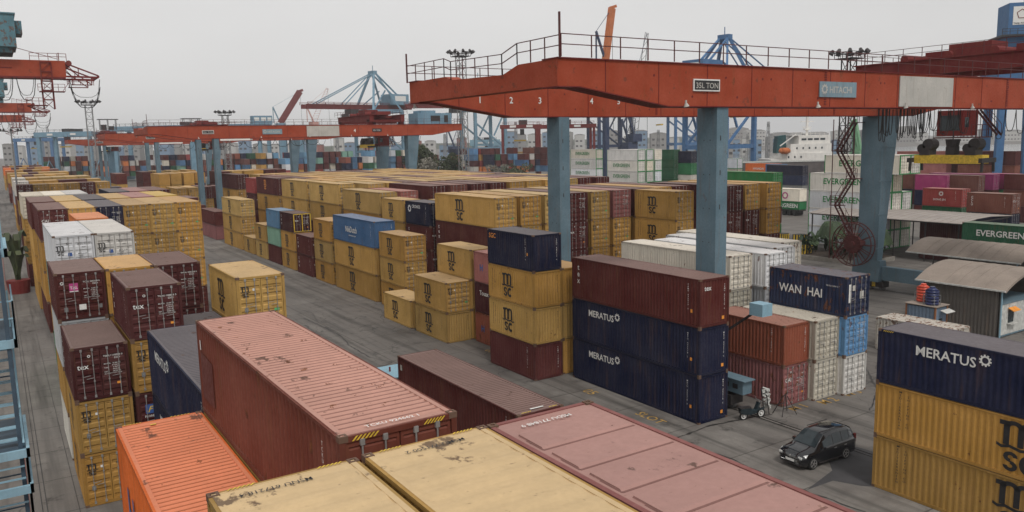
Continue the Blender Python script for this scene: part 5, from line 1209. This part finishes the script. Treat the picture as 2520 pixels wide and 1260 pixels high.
# ------------------------------------------------------------------ car
def car(x, y, rz):
    r = empty('parked_car', 'black people carrier with silver rims parked on the open yard', 'car', (x, y, 0), rz)
    S = [(0,.34,.58,.66,.58,.60,.50), (.10,.24,.68,.78,.74,.77,.62), (.38,.20,.78,.90,.81,.83,.70), (.75,.20,.84,.97,.82,.845,.72), (1.08,.20,.88,1.03,.825,.85,.72), (1.42,.20,.90,1.33,.825,.85,.66), (1.78,.20,.92,1.58,.825,.85,.60), (2.3,.20,.93,1.65,.825,.85,.60), (3.0,.20,.94,1.66,.825,.85,.60), (3.6,.20,.95,1.62,.825,.85,.59), (3.98,.21,.95,1.50,.82,.845,.57), (4.12,.24,.95,1.10,.80,.83,.60), (4.20,.34,.85,.90,.74,.76,.60)]
    def sec(s):
        x, zb, zs, zt, wl, ws, wt = s
        h = [(wl-.06, zb), (wl, zb+.08), (wl+.015, (zb+zs)/2), (ws, zs-.04), (ws-.02, zs+.02), (wt+.02, zt-.06), (wt-.05, zt-.01), (wt*.5, zt+.015)]
        return [(x, -a, b) for a, b in h]+[(x, a, b) for a, b in reversed(h)]
    V = []; n = 16
    for s in S: V += sec(s)
    fs = [(i*n+j, i*n+(j+1) % n, (i+1)*n+(j+1) % n, (i+1)*n+j) for i in range(len(S)-1) for j in range(n)]+[tuple(range(n)), tuple(range((len(S)-1)*n, len(S)*n))[::-1]]
    fs = [f[::-1] for f in fs]
    M['carpaint'] = plain('black_car_paint', (.008,.008,.010), .12, 0, .1); M['carpaint'].node_tree.nodes['Principled BSDF'].inputs['Coat Weight'].default_value = .6
    b = MB().add(V, fs).build('body', M['carpaint'], r); smooth(b)
    def lerp(a, b, t): return Vector(a)+(Vector(b)-Vector(a))*t
    # glass
    def pane(i0, i1, side, t0=.10, t1=.88, u0=.04, u1=.96):
        a, c = sec(S[i0]), sec(S[i1]); lo, hi = (4, 5) if side < 0 else (11, 10)
        A0, A1, C0, C1 = Vector(a[lo]), Vector(a[hi]), Vector(c[lo]), Vector(c[hi]); off = Vector((0, side*.012, .004))
        q = [lerp(lerp(A0, C0, u0), lerp(A1, C1, u0), t0), lerp(lerp(A0, C0, u1), lerp(A1, C1, u1), t0), lerp(lerp(A0, C0, u1), lerp(A1, C1, u1), t1), lerp(lerp(A0, C0, u0), lerp(A1, C1, u0), t1)]
        MB().add([v+off for v in q], [(0,1,2,3)]).build('side_window', M['glass'], r)
    for sd in (-1, 1):
        pane(5, 7, sd, u0=.15); pane(7, 8, sd); pane(8, 9, sd); pane(9, 10, sd, t0=.2)
    q = []
    ws_ = MB()
    rows_ = [sec(S[i])[6:10] for i in (4, 5, 6)]
    vs = [Vector(v)+Vector((-.012, 0, .012)) for rw in rows_ for v in rw]
    ws_.add(vs, [(i*4+j, i*4+j+1, (i+1)*4+j+1, (i+1)*4+j) for i in range(2) for j in range(3)]); ws_.build('windscreen', M['glass'], r)
    rw = [sec(S[i])[6:10] for i in (10, 11)]; MB().add([Vector(v)+Vector((.014, 0, .01)) for q_ in rw for v in q_], [(j, j+1, 4+j+1, 4+j) for j in range(3)]).build('rear_window', M['glass'], r)
    M['lamp'] = plain('headlight_lens', (.62,.62,.60), .15, 0, .1)
    for sd in (-1, 1):
        MB().add([(.02, sd*.46, .62), (.05, sd*.50, .74), (.40, sd*.80, .84), (.22, sd*.82, .70)], [(0,1,2,3)] if sd > 0 else [(3,2,1,0)]).box(.03, sd*.60-.09, .62, .10, sd*.60+.12, .72).build('headlight', M['lamp'], r)
        MB().box(1.38, sd*.88-.06, .93, 1.55, sd*.88+.11*sd+.02, 1.07).build('wing_mirror', M['carpaint'], r)
        for xx in (2.35, 3.15): MB().box(xx, sd*.855-.015, .80, xx+.18, sd*.855+.015, .835).build('door_handle', M['bar'], r)
        MB().box(1.2, sd*.84-.01, .22, 3.4, sd*.84+.01, .28).build('sill_trim', M['dark'], r)
        MB().box(4.02, sd*.76-.05, .75, 4.16, sd*.76+.05, 1.2).build('tail_light', M['crane_dark'], r)
    MB().box(-.015, -.26, .40, .0, .26, .52).build('number_plate', M['white'], r); MB().box(.0, -.5, .55, .03, .5, .62).box(.01, -.62, .26, .05, .62, .36).build('grille', M['dark'], r)
    MB().tube((-.03, 0, .66), (.04, 0, .66), .055, 12).build('badge', M['bar'], r)
    MB().bar((1.9, -.52, 1.70), (3.5, -.52, 1.72), .03).bar((1.9, .52, 1.70), (3.5, .52, 1.72), .03).build('roof_rail', M['dark'], r)
    for xx in (.78, 3.32):
        for sd in (-1, 1):
            wl = MB(); wl.tube((xx, sd*.66, .31), (xx, sd*.845, .31), .315, 24); w_ = wl.build('wheel', M['rubber'], r)
            rm = MB()
            for k in range(5): a = 2*math.pi*k/5; rm.bar((xx, sd*.855, .31), (xx+.21*math.cos(a), sd*.855, .31+.21*math.sin(a)), .05, .02)
            for k in range(20): a, b_ = 2*math.pi*k/20, 2*math.pi*(k+1)/20; rm.bar((xx+.215*math.cos(a), sd*.852, .31+.215*math.sin(a)), (xx+.215*math.cos(b_), sd*.852, .31+.215*math.sin(b_)), .03, .02)
            rm.tube((xx, sd*.84, .31), (xx, sd*.865, .31), .05, 10); rm.build('rim', M['bar'], w_)
    return r
car(32.72, 25.05, R(-2))
# ------------------------------------------------------------------ scooter and clutter by the crane foot
r = empty('parked_scooter', 'black motor scooter parked beside the navy container end', 'scooter', (36.3, 31.15, 0), R(-12))
for xx in (0, 1.25):
    w_ = MB()
    for k in range(22): a, b_ = 2*math.pi*k/22, 2*math.pi*(k+1)/22; w_.bar((xx+.24*math.cos(a), 0, .26+.24*math.sin(a)), (xx+.24*math.cos(b_), 0, .26+.24*math.sin(b_)), .09, .07)
    w2 = w_.build('wheel', M['rubber'], r); q = MB()
    for k in range(18): a, b_ = 2*math.pi*k/18, 2*math.pi*(k+1)/18; q.bar((xx+.18*math.cos(a), 0, .26+.18*math.sin(a)), (xx+.18*math.cos(b_), 0, .26+.18*math.sin(b_)), .04, .09)
    q.tube((xx, -.06, .26), (xx, .06, .26), .07, 10); q.build('rim', M['white'], w2)
mb = MB(); mb.prism([(-.25,.42),(.15,.32),(.5,.30),(.85,.34),(1.0,.75),(1.12,.95),(1.0,1.0),(.82,.55),(.55,.48),(.45,.70),(-.32,.72)], 'y', -.13, .13); mb.prism([(.9,.45),(1.45,.52),(1.5,.58),(1.0,.62)], 'y', -.06, .06); mb.build('body', M['glass'], r)
MB().prism([(-.3,.73),(.46,.70),(.44,.80),(-.2,.84),(-.34,.80)], 'y', -.13, .13).build('seat', M['dark'], r)
MB().bar((1.08, -.32, 1.08), (1.08, .32, 1.08), .03).bar((1.08, 0, 1.08), (1.25, 0, .3), .05).bar((1.1, -.28, 1.1), (1.05, -.34, 1.26), .02).bar((1.1, .28, 1.1), (1.05, .34, 1.26), .02).build('handlebar', M['bar'], r)
r = empty('rolled_net', 'bundle of pale rope leaning on a dark rack beside the scooter', 'rope bundle', (38.3, 31.05, 0)); mb = MB(); rr2 = random.Random(2)
for k in range(26): a = rr2.uniform(0, 6.28); z_ = .3+k*.05; mb.tube((.25*math.cos(a)-k*.008, .2*math.sin(a), z_), (.25*math.cos(a+2.4)-k*.008, .2*math.sin(a+2.4), z_+.1), .055, 6)
mb.build('rope', M['offwhite'], r); MB().bar((-.4,-.1,.1), (-.5,.1,1.7), .05).bar((-.2,-.3,.1), (-.3,-.1,1.6), .05).build('rack', M['dark'], r)
r = empty('barrier_stand', 'black folding barrier stand at the corner of the dull pink container', 'stand', (39.1, 30.4, 0)); mb = MB()
for a in ((-.6,-.3),(.5,-.5),(-.5,.5),(.6,.3)): mb.bar((a[0], a[1], 0), (a[0]*.15, a[1]*.15, 1.15), .045)
mb.bar((-.5,-.3,.5), (.4,-.4,.5), .035).bar((-.5,.4,.55), (.45,.25,.55), .035).bar((-.15,0,1.15), (.4,.1,1.25), .04); mb.build('frame', M['dark'], r)
# ------------------------------------------------------------------ paint and patches on the ground
M['tar'] = plain('fresh_asphalt', (.045,.043,.045), .85, 0, .2, 1.2); M['lane'] = plain('worn_yellow_line', (.36,.22,.06), .8, 0, .4, 3); M['redline'] = plain('worn_red_line', (.17,.06,.05), .85, 0, .4, 2); M['railsteel'] = plain('rail_groove', (.035,.032,.03), .5, .3)
def patch(pts, mt, z, nm, lab=None): return struct(MB().add([(a, b, z) for a, b in pts], [tuple(range(len(pts)))]).build(nm, M[mt]))
patch([bz(1985,1206,0), bz(2050,1183,0), bz(2120,1196,0), bz(2190,1200,0), bz(2240,1120,0), bz(2160,1115,0), bz(2110,1100,0), bz(2086,1098,0), bz(2062,1130,0), bz(2040,1136,0), bz(2048,1158,0)], 'tar', .004, 'asphalt_patch')
rp = random.Random(9)
def crack(pts, wd=.05):
    mb = MB(); P = []
    for (a, b) in zip(pts, pts[1:]):
        a = Vector(bz(*a, 0)); b = Vector(bz(*b, 0)); n = max(3, int((b-a).length/.35)); s = Vector((-(b-a).y, (b-a).x)).normalized()
        for i in range(n): P.append(a.lerp(b, i/n)+s*rp.uniform(-.07, .07))
    P.append(Vector(bz(*pts[-1], 0)))
    for a, b in zip(P, P[1:]):
        s = Vector((-(b-a).y, (b-a).x)).normalized()*wd*rp.uniform(.5, 1.6); mb.add([(a.x-s.x, a.y-s.y, .006), (b.x-s.x, b.y-s.y, .006), (b.x+s.x, b.y+s.y, .006), (a.x+s.x, a.y+s.y, .006)], [(0,1,2,3)])
    struct(mb.build('pavement_crack', M['railsteel']))
crack([(725,786), (748,783), (800,806), (838,826), (795,834), (750,800)], .07); crack([(742,762), (768,770), (782,792)], .035); crack([(838,826), (860,850), (912,880), (965,892), (930,905)], .05)
crack([(1240,822), (1180,815), (1090,828)], .04); crack([(1100,870), (1000,880), (940,895)], .03); crack([(1590,1070), (1660,1080), (1740,1050), (1830,1030), (1900,1020)], .06); crack([(1660,1082), (1800,1130), (1960,1200), (2130,1260)], .04)
crack([(2130,905), (2160,960), (2140,1010)], .05)
mb = MB()
for x in (.42, .62): mb.box(x-.02, -5, .004, x+.02, 420, .012)
for x in (-1.7, 1.9): mb.box(x-.015, -5, .004, x+.015, 420, .007)
struct(mb.build('crane_rail_groove', M['railsteel']))
struct(MB().box(-.16, -5, .003, -.06, 420, .006).build('red_line', M['redline']))
for X in (37.3, 37.6, 79.3, 79.65): struct(MB().box(X-.03, -20, .003, X+.03, 560, .03).build('crane_rail', M['railsteel']))
def gtext(px, py, s, size, rz, mt='lane'):
    x, y = bz(px, py, 0); o = mk('ground_number', text_mesh(s, size, mt, bold=.02), None, None, (x, y, .006)); o.rotation_euler.z = rz; struct(o)
gtext(1430, 962, '05', 1.1, R(-90)); gtext(1560, 1018, 'SLOT', .95, R(-90)); gtext(1955, 1012, 'M 1', 1.0, 0); gtext(2030, 996, 'M 2', 1.0, 0); gtext(2090, 976, 'M 3', 1.0, 0); gtext(868, 692, '08', 1.0, R(-90)); gtext(1190, 862, '06', 1.0, R(-90))
# green truck roof by the maroon container, and that container
x, y = bz(940, 905, 2.3)
r = empty('terminal_truck', 'pale green truck cab almost hidden behind the ribbed maroon container', 'truck', (x-.2, y-1.6, 0))
MB().prism([(0,.5),(0,1.6),(.5,2.2),(2.0,2.25),(2.1,.5)], 'x', 0, 2.2).build('cab', M['tealpaint'] if 'tealpaint' in M else M['lightblue'], r)
MB().box(.2, -.02, 1.2, 2.0, .3, 1.9).build('windscreen', M['glass'], r)
for yy in (.5, 1.8): MB().tube((-.02, yy, .45), (2.22, yy, .45), .45, 14).build('wheel', M['rubber'], r)
MB().tube((.4, .8, 2.2), (.4, .8, 2.5), .06, 8).build('beacon', M['crane_dark'], r)
def lowred(root, L, H, doors, near):
    g_codes(root, L, H, doors, near); put_mesh(root, 'L', -.004, L-.35, H-.75, patch_mesh(.22, .32, 'sign'), 'placard'); put_mesh(root, 'T', .9, .35, H+.006, patch_mesh(.7, .10, 'white'), 'placard'); put_mesh(root, 'E', .5, -.006, 1.9, patch_mesh(.2, .2, 'orange'), 'placard')
    put_mesh(root, 'T', .25, .1, H+.005, hazard_mesh(.5, .1), 'hazard_stripe'); put_mesh(root, 'T', 1.7, .1, H+.005, hazard_mesh(.45, .1), 'hazard_stripe')
stack(17.85, 27.55, L40, [('maroon', S8, 'wall'), ('maroon2', S8, 'wall', lowred, 'fine', .25, 'long maroon container with striped pinkish roof low in the middle of the yard')], 'under the long maroon striped one in the yard', 'A', ga)
# striped concrete blocks and planters
for i, (px, py, w1) in enumerate([(1928, 606, 1.3), (1970, 609, 1.5), (1977, 636, 1.9)]):
    x, y = bz(px, py, 0); r = empty('concrete_block', ['striped yellow and black block nearest the mustard door ends', 'striped yellow and black block in the middle by the kerb', 'largest striped yellow and black block by the long white containers'][i], 'road block', (x, y, 0), 0, 'striped road blocks')
    MB().box(0, 0, 0, w1, w1, 1.9).build('block', M['dark'], r); mb = MB()
    for k in range(3): s = w1/3; mb.add([(k*s+.05, -.012, .05), (k*s+.05+s*.5, -.012, .05), (k*s+.05+s*.8 if k < 2 else w1, -.012, 1.85), (k*s+.05+s*.3, -.012, 1.85)], [(0,1,2,3)]).add([(-.012, k*s+.05, .05), (-.012, k*s+.05+s*.5, .05), (-.012, k*s+.05+s*.5, 1.85), (-.012, k*s+.05, 1.85)], [(3,2,1,0)])
    mb.build('stripe', M['yellow'], r)
struct(MB().box(92.0, 60.5, 0, 99.5, 72.6, .55).build('kerb', M['concrete'])); struct(MB().box(92.2, 60.7, .551, 99.3, 72.4, .60).build('planting_bed', plain('soil', (.05,.035,.025), .9)))
struct(MB().box(84, 78.2, 0, 130, 78.5, .15).build('kerb', M['concrete']))
# ------------------------------------------------------------------ plants and trees
def leafmat(name, a, b, c):
    m, n, bs = mat(name); vec, oi = coords(n, False); ge = nd(n, 'ShaderNodeNewGeometry')
    col_ = mixc(n, ge.outputs['Random Per Island'], a, b); f = noise(n, vec, .5, 3); col_ = mixc(n, ramp(n, f, .4, .65), col_, c); n.links.new(col_, bs.inputs['Base Color']); bs.inputs['Roughness'].default_value = .65; return m
M['leaf'] = leafmat('olive_foliage', (.035,.055,.018), (.085,.105,.04), (.05,.06,.03)); M['leafdark'] = leafmat('dark_foliage', (.012,.03,.010), (.045,.085,.02), (.02,.035,.012)); M['dryleaf'] = leafmat('dry_foliage', (.16,.15,.12), (.26,.24,.20), (.12,.11,.08))
M['bark'] = plain('bark', (.09,.07,.05), .9)
def crown(mb, c, rad, n, sz, rn, clumps=9):
    cs = [Vector((c[0]+rn.uniform(-.7, .7)*rad[0], c[1]+rn.uniform(-.7, .7)*rad[1], c[2]+rn.uniform(-.6, .75)*rad[2])) for _ in range(clumps)]
    for i in range(n):
        k = rn.choice(cs); d = Vector((rn.gauss(0, 1), rn.gauss(0, 1), rn.gauss(0, 1))).normalized(); rr = rn.uniform(.5, 1)**.5
        p = k+Vector((d.x*rad[0], d.y*rad[1], d.z*rad[2]))*rr*.38; a = Vector((rn.uniform(-1,1), rn.uniform(-1,1), rn.uniform(-1,1))).normalized()*sz*rn.uniform(.6, 1.3); b = a.cross(Vector((rn.uniform(-1,1), rn.uniform(-1,1), rn.uniform(-1,1)))).normalized()*sz*.5
        mb.add([p-a, p-b, p+a, p+b], [(0,1,2,3)])
rt = random.Random(33)
def tree(px, z, top, w, label, mt='leaf', n=1500, sz=.45, nm='tree'):
    p = at(px, 355, z); H = at(px, top, z).z; r = empty(nm, label, 'tree', (p.x, p.y, 0), 0, 'trees behind the central block'); mb = MB()
    mb.tube((0,0,0), (0,0,H*.45), .3, 8, .2)
    for k in range(6): a = k*1.05; mb.tube((0,0,H*.35), (w*.5*math.cos(a), w*.5*math.sin(a), H*.72), .13, 5, .05)
    mb.build('trunk', M['bark'], r); mb = MB(); crown(mb, (0,0,H*.62), (w, w, H*.36), n, sz, rt, 12); mb.build('crown', M[mt], r)
tree(1030, 262, 356, 5.6, 'tall olive green tree left of the pale light mast', n=2200); tree(1003, 255, 385, 4.2, 'smaller tree tucked beside the pale crane leg'); tree(1085, 258, 378, 4.6, 'rounded tree right of the tallest olive one'); tree(1058, 250, 388, 4.2, 'pale dry bush between the olive trees', 'dryleaf', 1300)
tree(1112, 262, 384, 4.0, 'dark tree just left of the pale light mast', 'leafdark', 1300); tree(1030, 248, 400, 4.5, 'low dry bush in front of the olive trees', 'dryleaf', 1000); tree(1265, 300, 400, 6, 'low shrub between the legs of the red tyre crane', 'leaf', 1000); tree(1225, 300, 405, 4.5, 'low shrub left of the red tyre crane', 'dryleaf', 800)
for i in range(9):
    x, y = 93.0+(i % 3)*2.3+rt.uniform(-.3,.3), 61.6+(i//3)*3.9+rt.uniform(-.4,.4)
    r = empty('banana_plant', 'leafy plant number %d of the dark planting bed in front of the white stack' % (i+1) if False else 'broad leaved plant in the dark bed before the canopy posts', 'plant', (x, y, .55), 0, 'plants in the dark bed'); mb = MB()
    for k in range(9):
        a = rt.uniform(0, 6.28); h_ = rt.uniform(1.6, 3.0); rr_ = rt.uniform(.5, 1.2)
        pts = [(0,0,.3), (rr_*.35*math.cos(a), rr_*.35*math.sin(a), h_*.8), (rr_*math.cos(a), rr_*math.sin(a), h_), (rr_*1.6*math.cos(a), rr_*1.6*math.sin(a), h_*.75)]
        s = Vector((-math.sin(a), math.cos(a), 0))*.22
        for q0, q1 in zip(pts, pts[1:]): q0 = Vector(q0); q1 = Vector(q1); mb.add([q0-s, q1-s, q1+s, q0+s], [(0,1,2,3)])
    crown(mb, (0,0,1.3), (1.2,1.2,1.0), 260, .2, rt, 6); mb.build('leaves', M['leafdark'], r); MB().tube((0,0,0), (0,0,1.6), .09, 6).build('stem', M['bark'], r)
for k, (x, y) in enumerate([(95.5, 60.9), (97.6, 69.)]):
    r = empty('palm', ['palm with drooping fronds before the grey blue crane leg', 'second palm, behind the broad leaved plants'][k], 'palm', (x, y, .55)); MB().tube((0,0,0), (.2,0,3.6), .16, 8, .1).build('trunk', M['bark'], r); mb = MB()
    for j in range(13):
        a = j*.483; P = [Vector((.2, 0, 3.6))]
        for t in range(1, 7): P.append(Vector((.2+math.cos(a)*t*.34, math.sin(a)*t*.34, 3.6+.9*math.sin(t*.5)-t*t*.045)))
        s = Vector((-math.sin(a), math.cos(a), 0))
        for q0, q1 in zip(P, P[1:]):
            for sd in (-1, 1): mb.add([q0, q0+s*sd*.5-Vector((0,0,.25)), q1+s*sd*.42-Vector((0,0,.25)), q1], [(0,1,2,3)])
    mb.build('crown', M['leafdark'], r)
x, y = bz(24, 578, 0); r = empty('potted_palm', 'yellowing palm in a red tub between the left stairs and the stacks', 'potted plant', (1.25, 112, 0)); MB().tube((0,0,0), (0,0,1.6), 1.1, 16, 1.3).build('pot', M['crane_dark'], r); mb = MB()
for j in range(18):
    a = j*.7; hh = rt.uniform(3, 6.5); P = [Vector((0,0,1.5))]
    for t in range(1, 6): P.append(Vector((math.cos(a)*t*.32, math.sin(a)*t*.32, 1.5+hh*math.sin(t*.42))))
    s = Vector((-math.sin(a), math.cos(a), 0))*.3
    for q0, q1 in zip(P, P[1:]): mb.add([q0-s, q1-s, q1+s, q0+s], [(0,1,2,3)])
mb.build('leaves', M['leaf'], r)
# ------------------------------------------------------------------ blue stairs of the crane we stand on
r = empty('access_stairs', 'pale blue steel stairs and cage at the left edge of the picture', 'stairs', (0, 24, 0)); mb = MB()
for (z_, y0) in ((12.05, 0), (9.15, -.2), (8.2, -.3), (14.4, .2), (5.2, -.2)):
    mb.box(-2.4, y0-.1, z_-.22, .10, y0+.0, z_); mb.box(.02, y0-.1, z_-.22, .10, y0+3.2, z_)
mb.build('platform_beam', M['lightblue'], r); M['cage'] = plain('dark_blue_cage', (.04,.07,.10), .6)
d = MB()
for (z_, y0) in ((12.05, 0), (9.15, -.2), (14.4, .2), (5.2, -.2)): d.box(-2.4, y0, z_-.08, .02, y0+3.1, z_-.03)
d.build('floor_grating', M['cage'], r); mb = MB()
railing(mb, [(-2.4, 0, 12.05), (.08, 0, 12.05), (.08, 3.0, 12.05)], 1.0, .9, .04); railing(mb, [(-2.4, .2, 14.4), (0, .2, 14.4)], 1.0, .9, .04)
for k in range(11): zz_ = 11.8-k*.25; yy_ = 2.8-k*.27; mb.box(-1.4, yy_, zz_, -.02, yy_+.24, zz_+.03)
for x_ in (-1.4, -.02): mb.bar((x_, 2.9, 11.9), (x_, 0, 9.2), .05, .2); mb.bar((x_, 2.9, 12.9), (x_, 0, 10.2), .04)
for k in range(11): zz_ = 9.0-k*.33; mb.bar((-1.2, -.15, zz_), (-.05, -.15, zz_), .04)
for k in range(4): mb.bar((.02, -.15, 5.2), (.02, -.15, 9.1), .06); mb.bar((-1.6+.5*k, 2.6, 12), (-1.6+.5*k, 2.6, 15), .04)
mb.build('stair_flight', M['lightblue'], r); mb = MB()
for z_ in (12.6, 13.2, 13.8, 10.4, 7.4, 6.4): mb.bar((-1.8, 2.9, z_), (-.1, 2.9, z_), .04); mb.bar((-.1, 0, z_), (-.1, 3, z_), .03)
for k in range(7): mb.bar((-.1, k*.5, 5.2), (-.1, k*.5, 14.4 if k in (0, 6) else 11), .035 if k not in (0, 6) else .1)
mb.build('safety_cage', M['cage'], r)
# ------------------------------------------------------------------ far shore
M['water'] = plain('harbour_water', (.10,.11,.11), .12, 0, .1, .05)
struct(MB().add([(190, 165, .02), (470, 40, .02), (1200, 380, .02), (700, 640, .02), (330, 300, .02)], [(0,1,2,3,4)]).build('harbour_water', M['water']))
rn = random.Random(77); M['farblue'] = plain('far_building_blue', (.16,.24,.34), .8); M['farwhite'] = plain('far_building_white', (.45,.44,.42), .8); M['fargrey'] = plain('far_building_grey', (.26,.25,.24), .8); M['farred'] = plain('far_building_red', (.26,.10,.08), .8)
kk = 0
for (px0, px1, top, z, mts, n) in [(1240, 1760, 330, 900, ['farblue', 'fargrey', 'farwhite'], 14), (1760, 2150, 336, 700, ['farblue', 'fargrey', 'farblue', 'farwhite'], 16), (1800, 2520, 322, 1300, ['fargrey', 'farwhite'], 14), (0, 700, 352, 900, ['fargrey', 'farwhite', 'farblue'], 20), (700, 1240, 348, 800, ['farwhite', 'farblue', 'farred'], 14)]:
    for i in range(n):
        px = px0+(px1-px0)*(i+.5*rn.random())/n; p = at(px, 355, z*rn.uniform(.92, 1.1)); h_ = max(6, at(px, top+rn.uniform(-9, 10), z).z); wd = (px1-px0)/n*z/F_PX*rn.uniform(.6, 1.05); kk += 1
        r = empty('warehouse', 'hazy %s building block on the far shore, roughly number %d from the left' % ({'farblue': 'bluish', 'farwhite': 'pale', 'fargrey': 'grey', 'farred': 'reddish'}[mts[i % len(mts)]], i+1), 'building', (p.x, p.y, 0), -YAW, 'buildings on the far shore')
        mt_ = mts[i % len(mts)]; MB().box(-wd/2, 0, 0, wd/2, wd*.7, h_).build('wall', M[mt_], r)
        MB().prism([(-wd/2-.3, h_), (wd/2+.3, h_), (wd*.2, h_+wd*.08), (-wd*.2, h_+wd*.08)], 'y', -.3, wd*.7+.3).build('roof', M['fargrey'], r)
        mb = MB()
        for q in range(max(2, int(wd/5))):
            for lv in range(max(1, int(h_/6))): mb.box(-wd/2+1+q*5, -.1, 2+lv*6, -wd/2+3.6+q*5, -.02, 4+lv*6)
        mb.build('window', M['dark'], r)
for i, px in enumerate((1270, 1560, 1620, 1840, 1890, 2065, 2120, 2190, 450, 120, 830, 1095)):
    p = at(px, 355, 650); t = at(px, 300+10*(i % 4), 650).z; r = empty('chimney_mast', 'thin far mast number %d on the skyline' % (i+1), 'mast', (p.x, p.y, 0), 0, 'thin masts on the skyline'); mb = MB(); lattice(mb, 0, 0, 0, t, 2.6, 6, .35, 1.2); mb.build('mast', M['grey'], r)
struct(MB().prism([(-600, 0), (-560, 10), (-300, 15), (-60, 12), (180, 17), (420, 13), (700, 18), (980, 14), (1300, 19), (1700, 12), (1750, 0)], 'y', 0, 200).build('tree_line', M['leaf'], None, None, (700, 1900, 0)))

# ------------------------------------------------------------------ haze
hz = MB().box(-1550, -350, -1, 3450, 2650, 95).build('haze', None); hz.data.materials.clear()
hm = bpy.data.materials.new('haze_air'); hm.use_nodes = True; hn = hm.node_tree; hn.nodes.clear(); ho = hn.nodes.new('ShaderNodeOutputMaterial'); hv = hn.nodes.new('ShaderNodeVolumePrincipled')
hv.inputs['Color'].default_value = (.92, .93, .95, 1); hv.inputs['Density'].default_value = .00024; hv.inputs['Anisotropy'].default_value = .2; hn.links.new(hv.outputs[0], ho.inputs['Volume']); hz.data.materials.append(hm); hz['kind'] = 'stuff'
# ------------------------------------------------------------------ keep the containers the picture shows; the smallest ones become one mass
from mathutils.bvhtree import BVHTree
bpy.context.view_layer.update()
KIDS = {}
for o_ in col.objects:
    if o_.parent: KIDS.setdefault(o_.parent.name, []).append(o_)
def root_of(o):
    while o.parent: o = o.parent
    return o
CO = [o for o in col.objects if o.get('category') == 'shipping container']
bv, bf, own = [], [], []
def add_poly(vs, fs, nm):
    n = len(bv); bv.extend(vs)
    for f in fs: bf.append([n+i for i in f]); own.append(nm)
BOXF = [(0,3,2,1),(4,5,6,7),(0,1,5,4),(1,2,6,5),(2,3,7,6),(3,0,4,7)]
for o in CO:
    me = o if o.type == 'MESH' else next(c for c in KIDS[o.name] if c.name.startswith('body'))
    ys = [v.co.y for v in me.data.vertices]; zs = [v.co.z for v in me.data.vertices]; L_, H_ = max(ys)+.03, max(zs)+.08
    x, y, z = o.location; add_poly([Vector(q) for q in ((x,y,z),(x+CW,y,z),(x+CW,y+L_,z),(x,y+L_,z),(x,y,z+H_),(x+CW,y,z+H_),(x+CW,y+L_,z+H_),(x,y+L_,z+H_))], BOXF, o.name)
for o in list(col.objects):
    if o.type == 'MESH' and root_of(o).get('category') in ('gantry crane', 'shed', 'canopy'):
        if o.name.split('.')[0] in ('girder', 'leg', 'end_tie', 'roof', 'wall'):
            mw = o.matrix_world; add_poly([mw @ v.co for v in o.data.vertices], [tuple(p.vertices) for p in o.data.polygons], '-')
bvh = BVHTree.FromPolygons(bv, bf)
hits = {}
NX, NY = 640, 320
for iy in range(96, NY):
    for ix in range(NX):
        h_ = bvh.ray_cast(Vector((0, 0, CAMH)), ray((ix+.5)*2520/NX, (iy+.5)*1260/NY))
        if h_[2] is not None: q = own[h_[2]]; hits[q] = hits.get(q, 0)+1
seen = set(hits)
for off in ((vR*2.5), (vR*-2.5), Vector((0, 0, 1.5))):
    for iy in range(42, 140):
        for ix in range(0, 280):
            h_ = bvh.ray_cast(Vector((0, 0, CAMH))+off, ray((ix+.5)*2520/280, (iy+.5)*1260/140))
            if h_[2] is not None: seen.add(own[h_[2]])
dead = []
dead = []
def drop(o):
    for ch in KIDS.get(o.name, []): drop(ch)
    dead.append(o)
vis = [o for o in CO if o.name in seen]; gone = [o for o in CO if o.name not in seen]
vis.sort(key=lambda o: -hits.get(o.name, 0)); rest = vis[296:]
print('containers', len(CO), 'seen', len(vis), 'rest', len(rest), 'smallest kept', hits.get(vis[min(295, len(vis)-1)].name, 0))
for k_, v_ in (('side', paint('stack_mass_side', vcol=True, rust=.4)), ('roof', paint('stack_mass_roof', vcol=True, dust=.24, streak=False, rust=.4))): M['mass_'+k_] = v_
mass = MB()
def absorb(o):
    if o.type == 'MESH' and o.name.split('.')[0] in ('shipping_container', 'body', 'roof', 'frame', 'door'):
        mw = o.matrix_world; base = len(mass.v); me = o.data; mass.v += [tuple(mw @ v.co) for v in me.vertices]; cc = tuple(o.color)
        isr = o.name.startswith('roof')
        for p in me.polygons:
            mass.f.append(tuple(base+i for i in p.vertices)); mass.mi.append(1 if isr or p.material_index else 0); mass.c.append(cc)
    for ch in KIDS.get(o.name, []): absorb(ch)
for o in rest: absorb(o)
for o in rest+gone: drop(o)
for o in dead: col.objects.unlink(o)
bpy.data.batch_remove(dead)
if mass.v: tag(mass.build('container_stacks', [M['mass_side'], M['mass_roof']]), 'mass of the smallest distant containers, many colours, beyond the yard', 'container stacks', None, 'stuff')

for o in col.objects:
    lb = o.get('label')
    if lb and o.parent is None:
        wds = lb.split()
        while len(wds) > 16: wds = wds[:16]
        while wds[-1].lower().strip(',') in ('the', 'of', 'in', 'a', 'and', 'at', 'by', 'under', 'behind', 'from', 'with', 'on'): wds = wds[:-1]
        o['label'] = ' '.join(wds).strip(',')
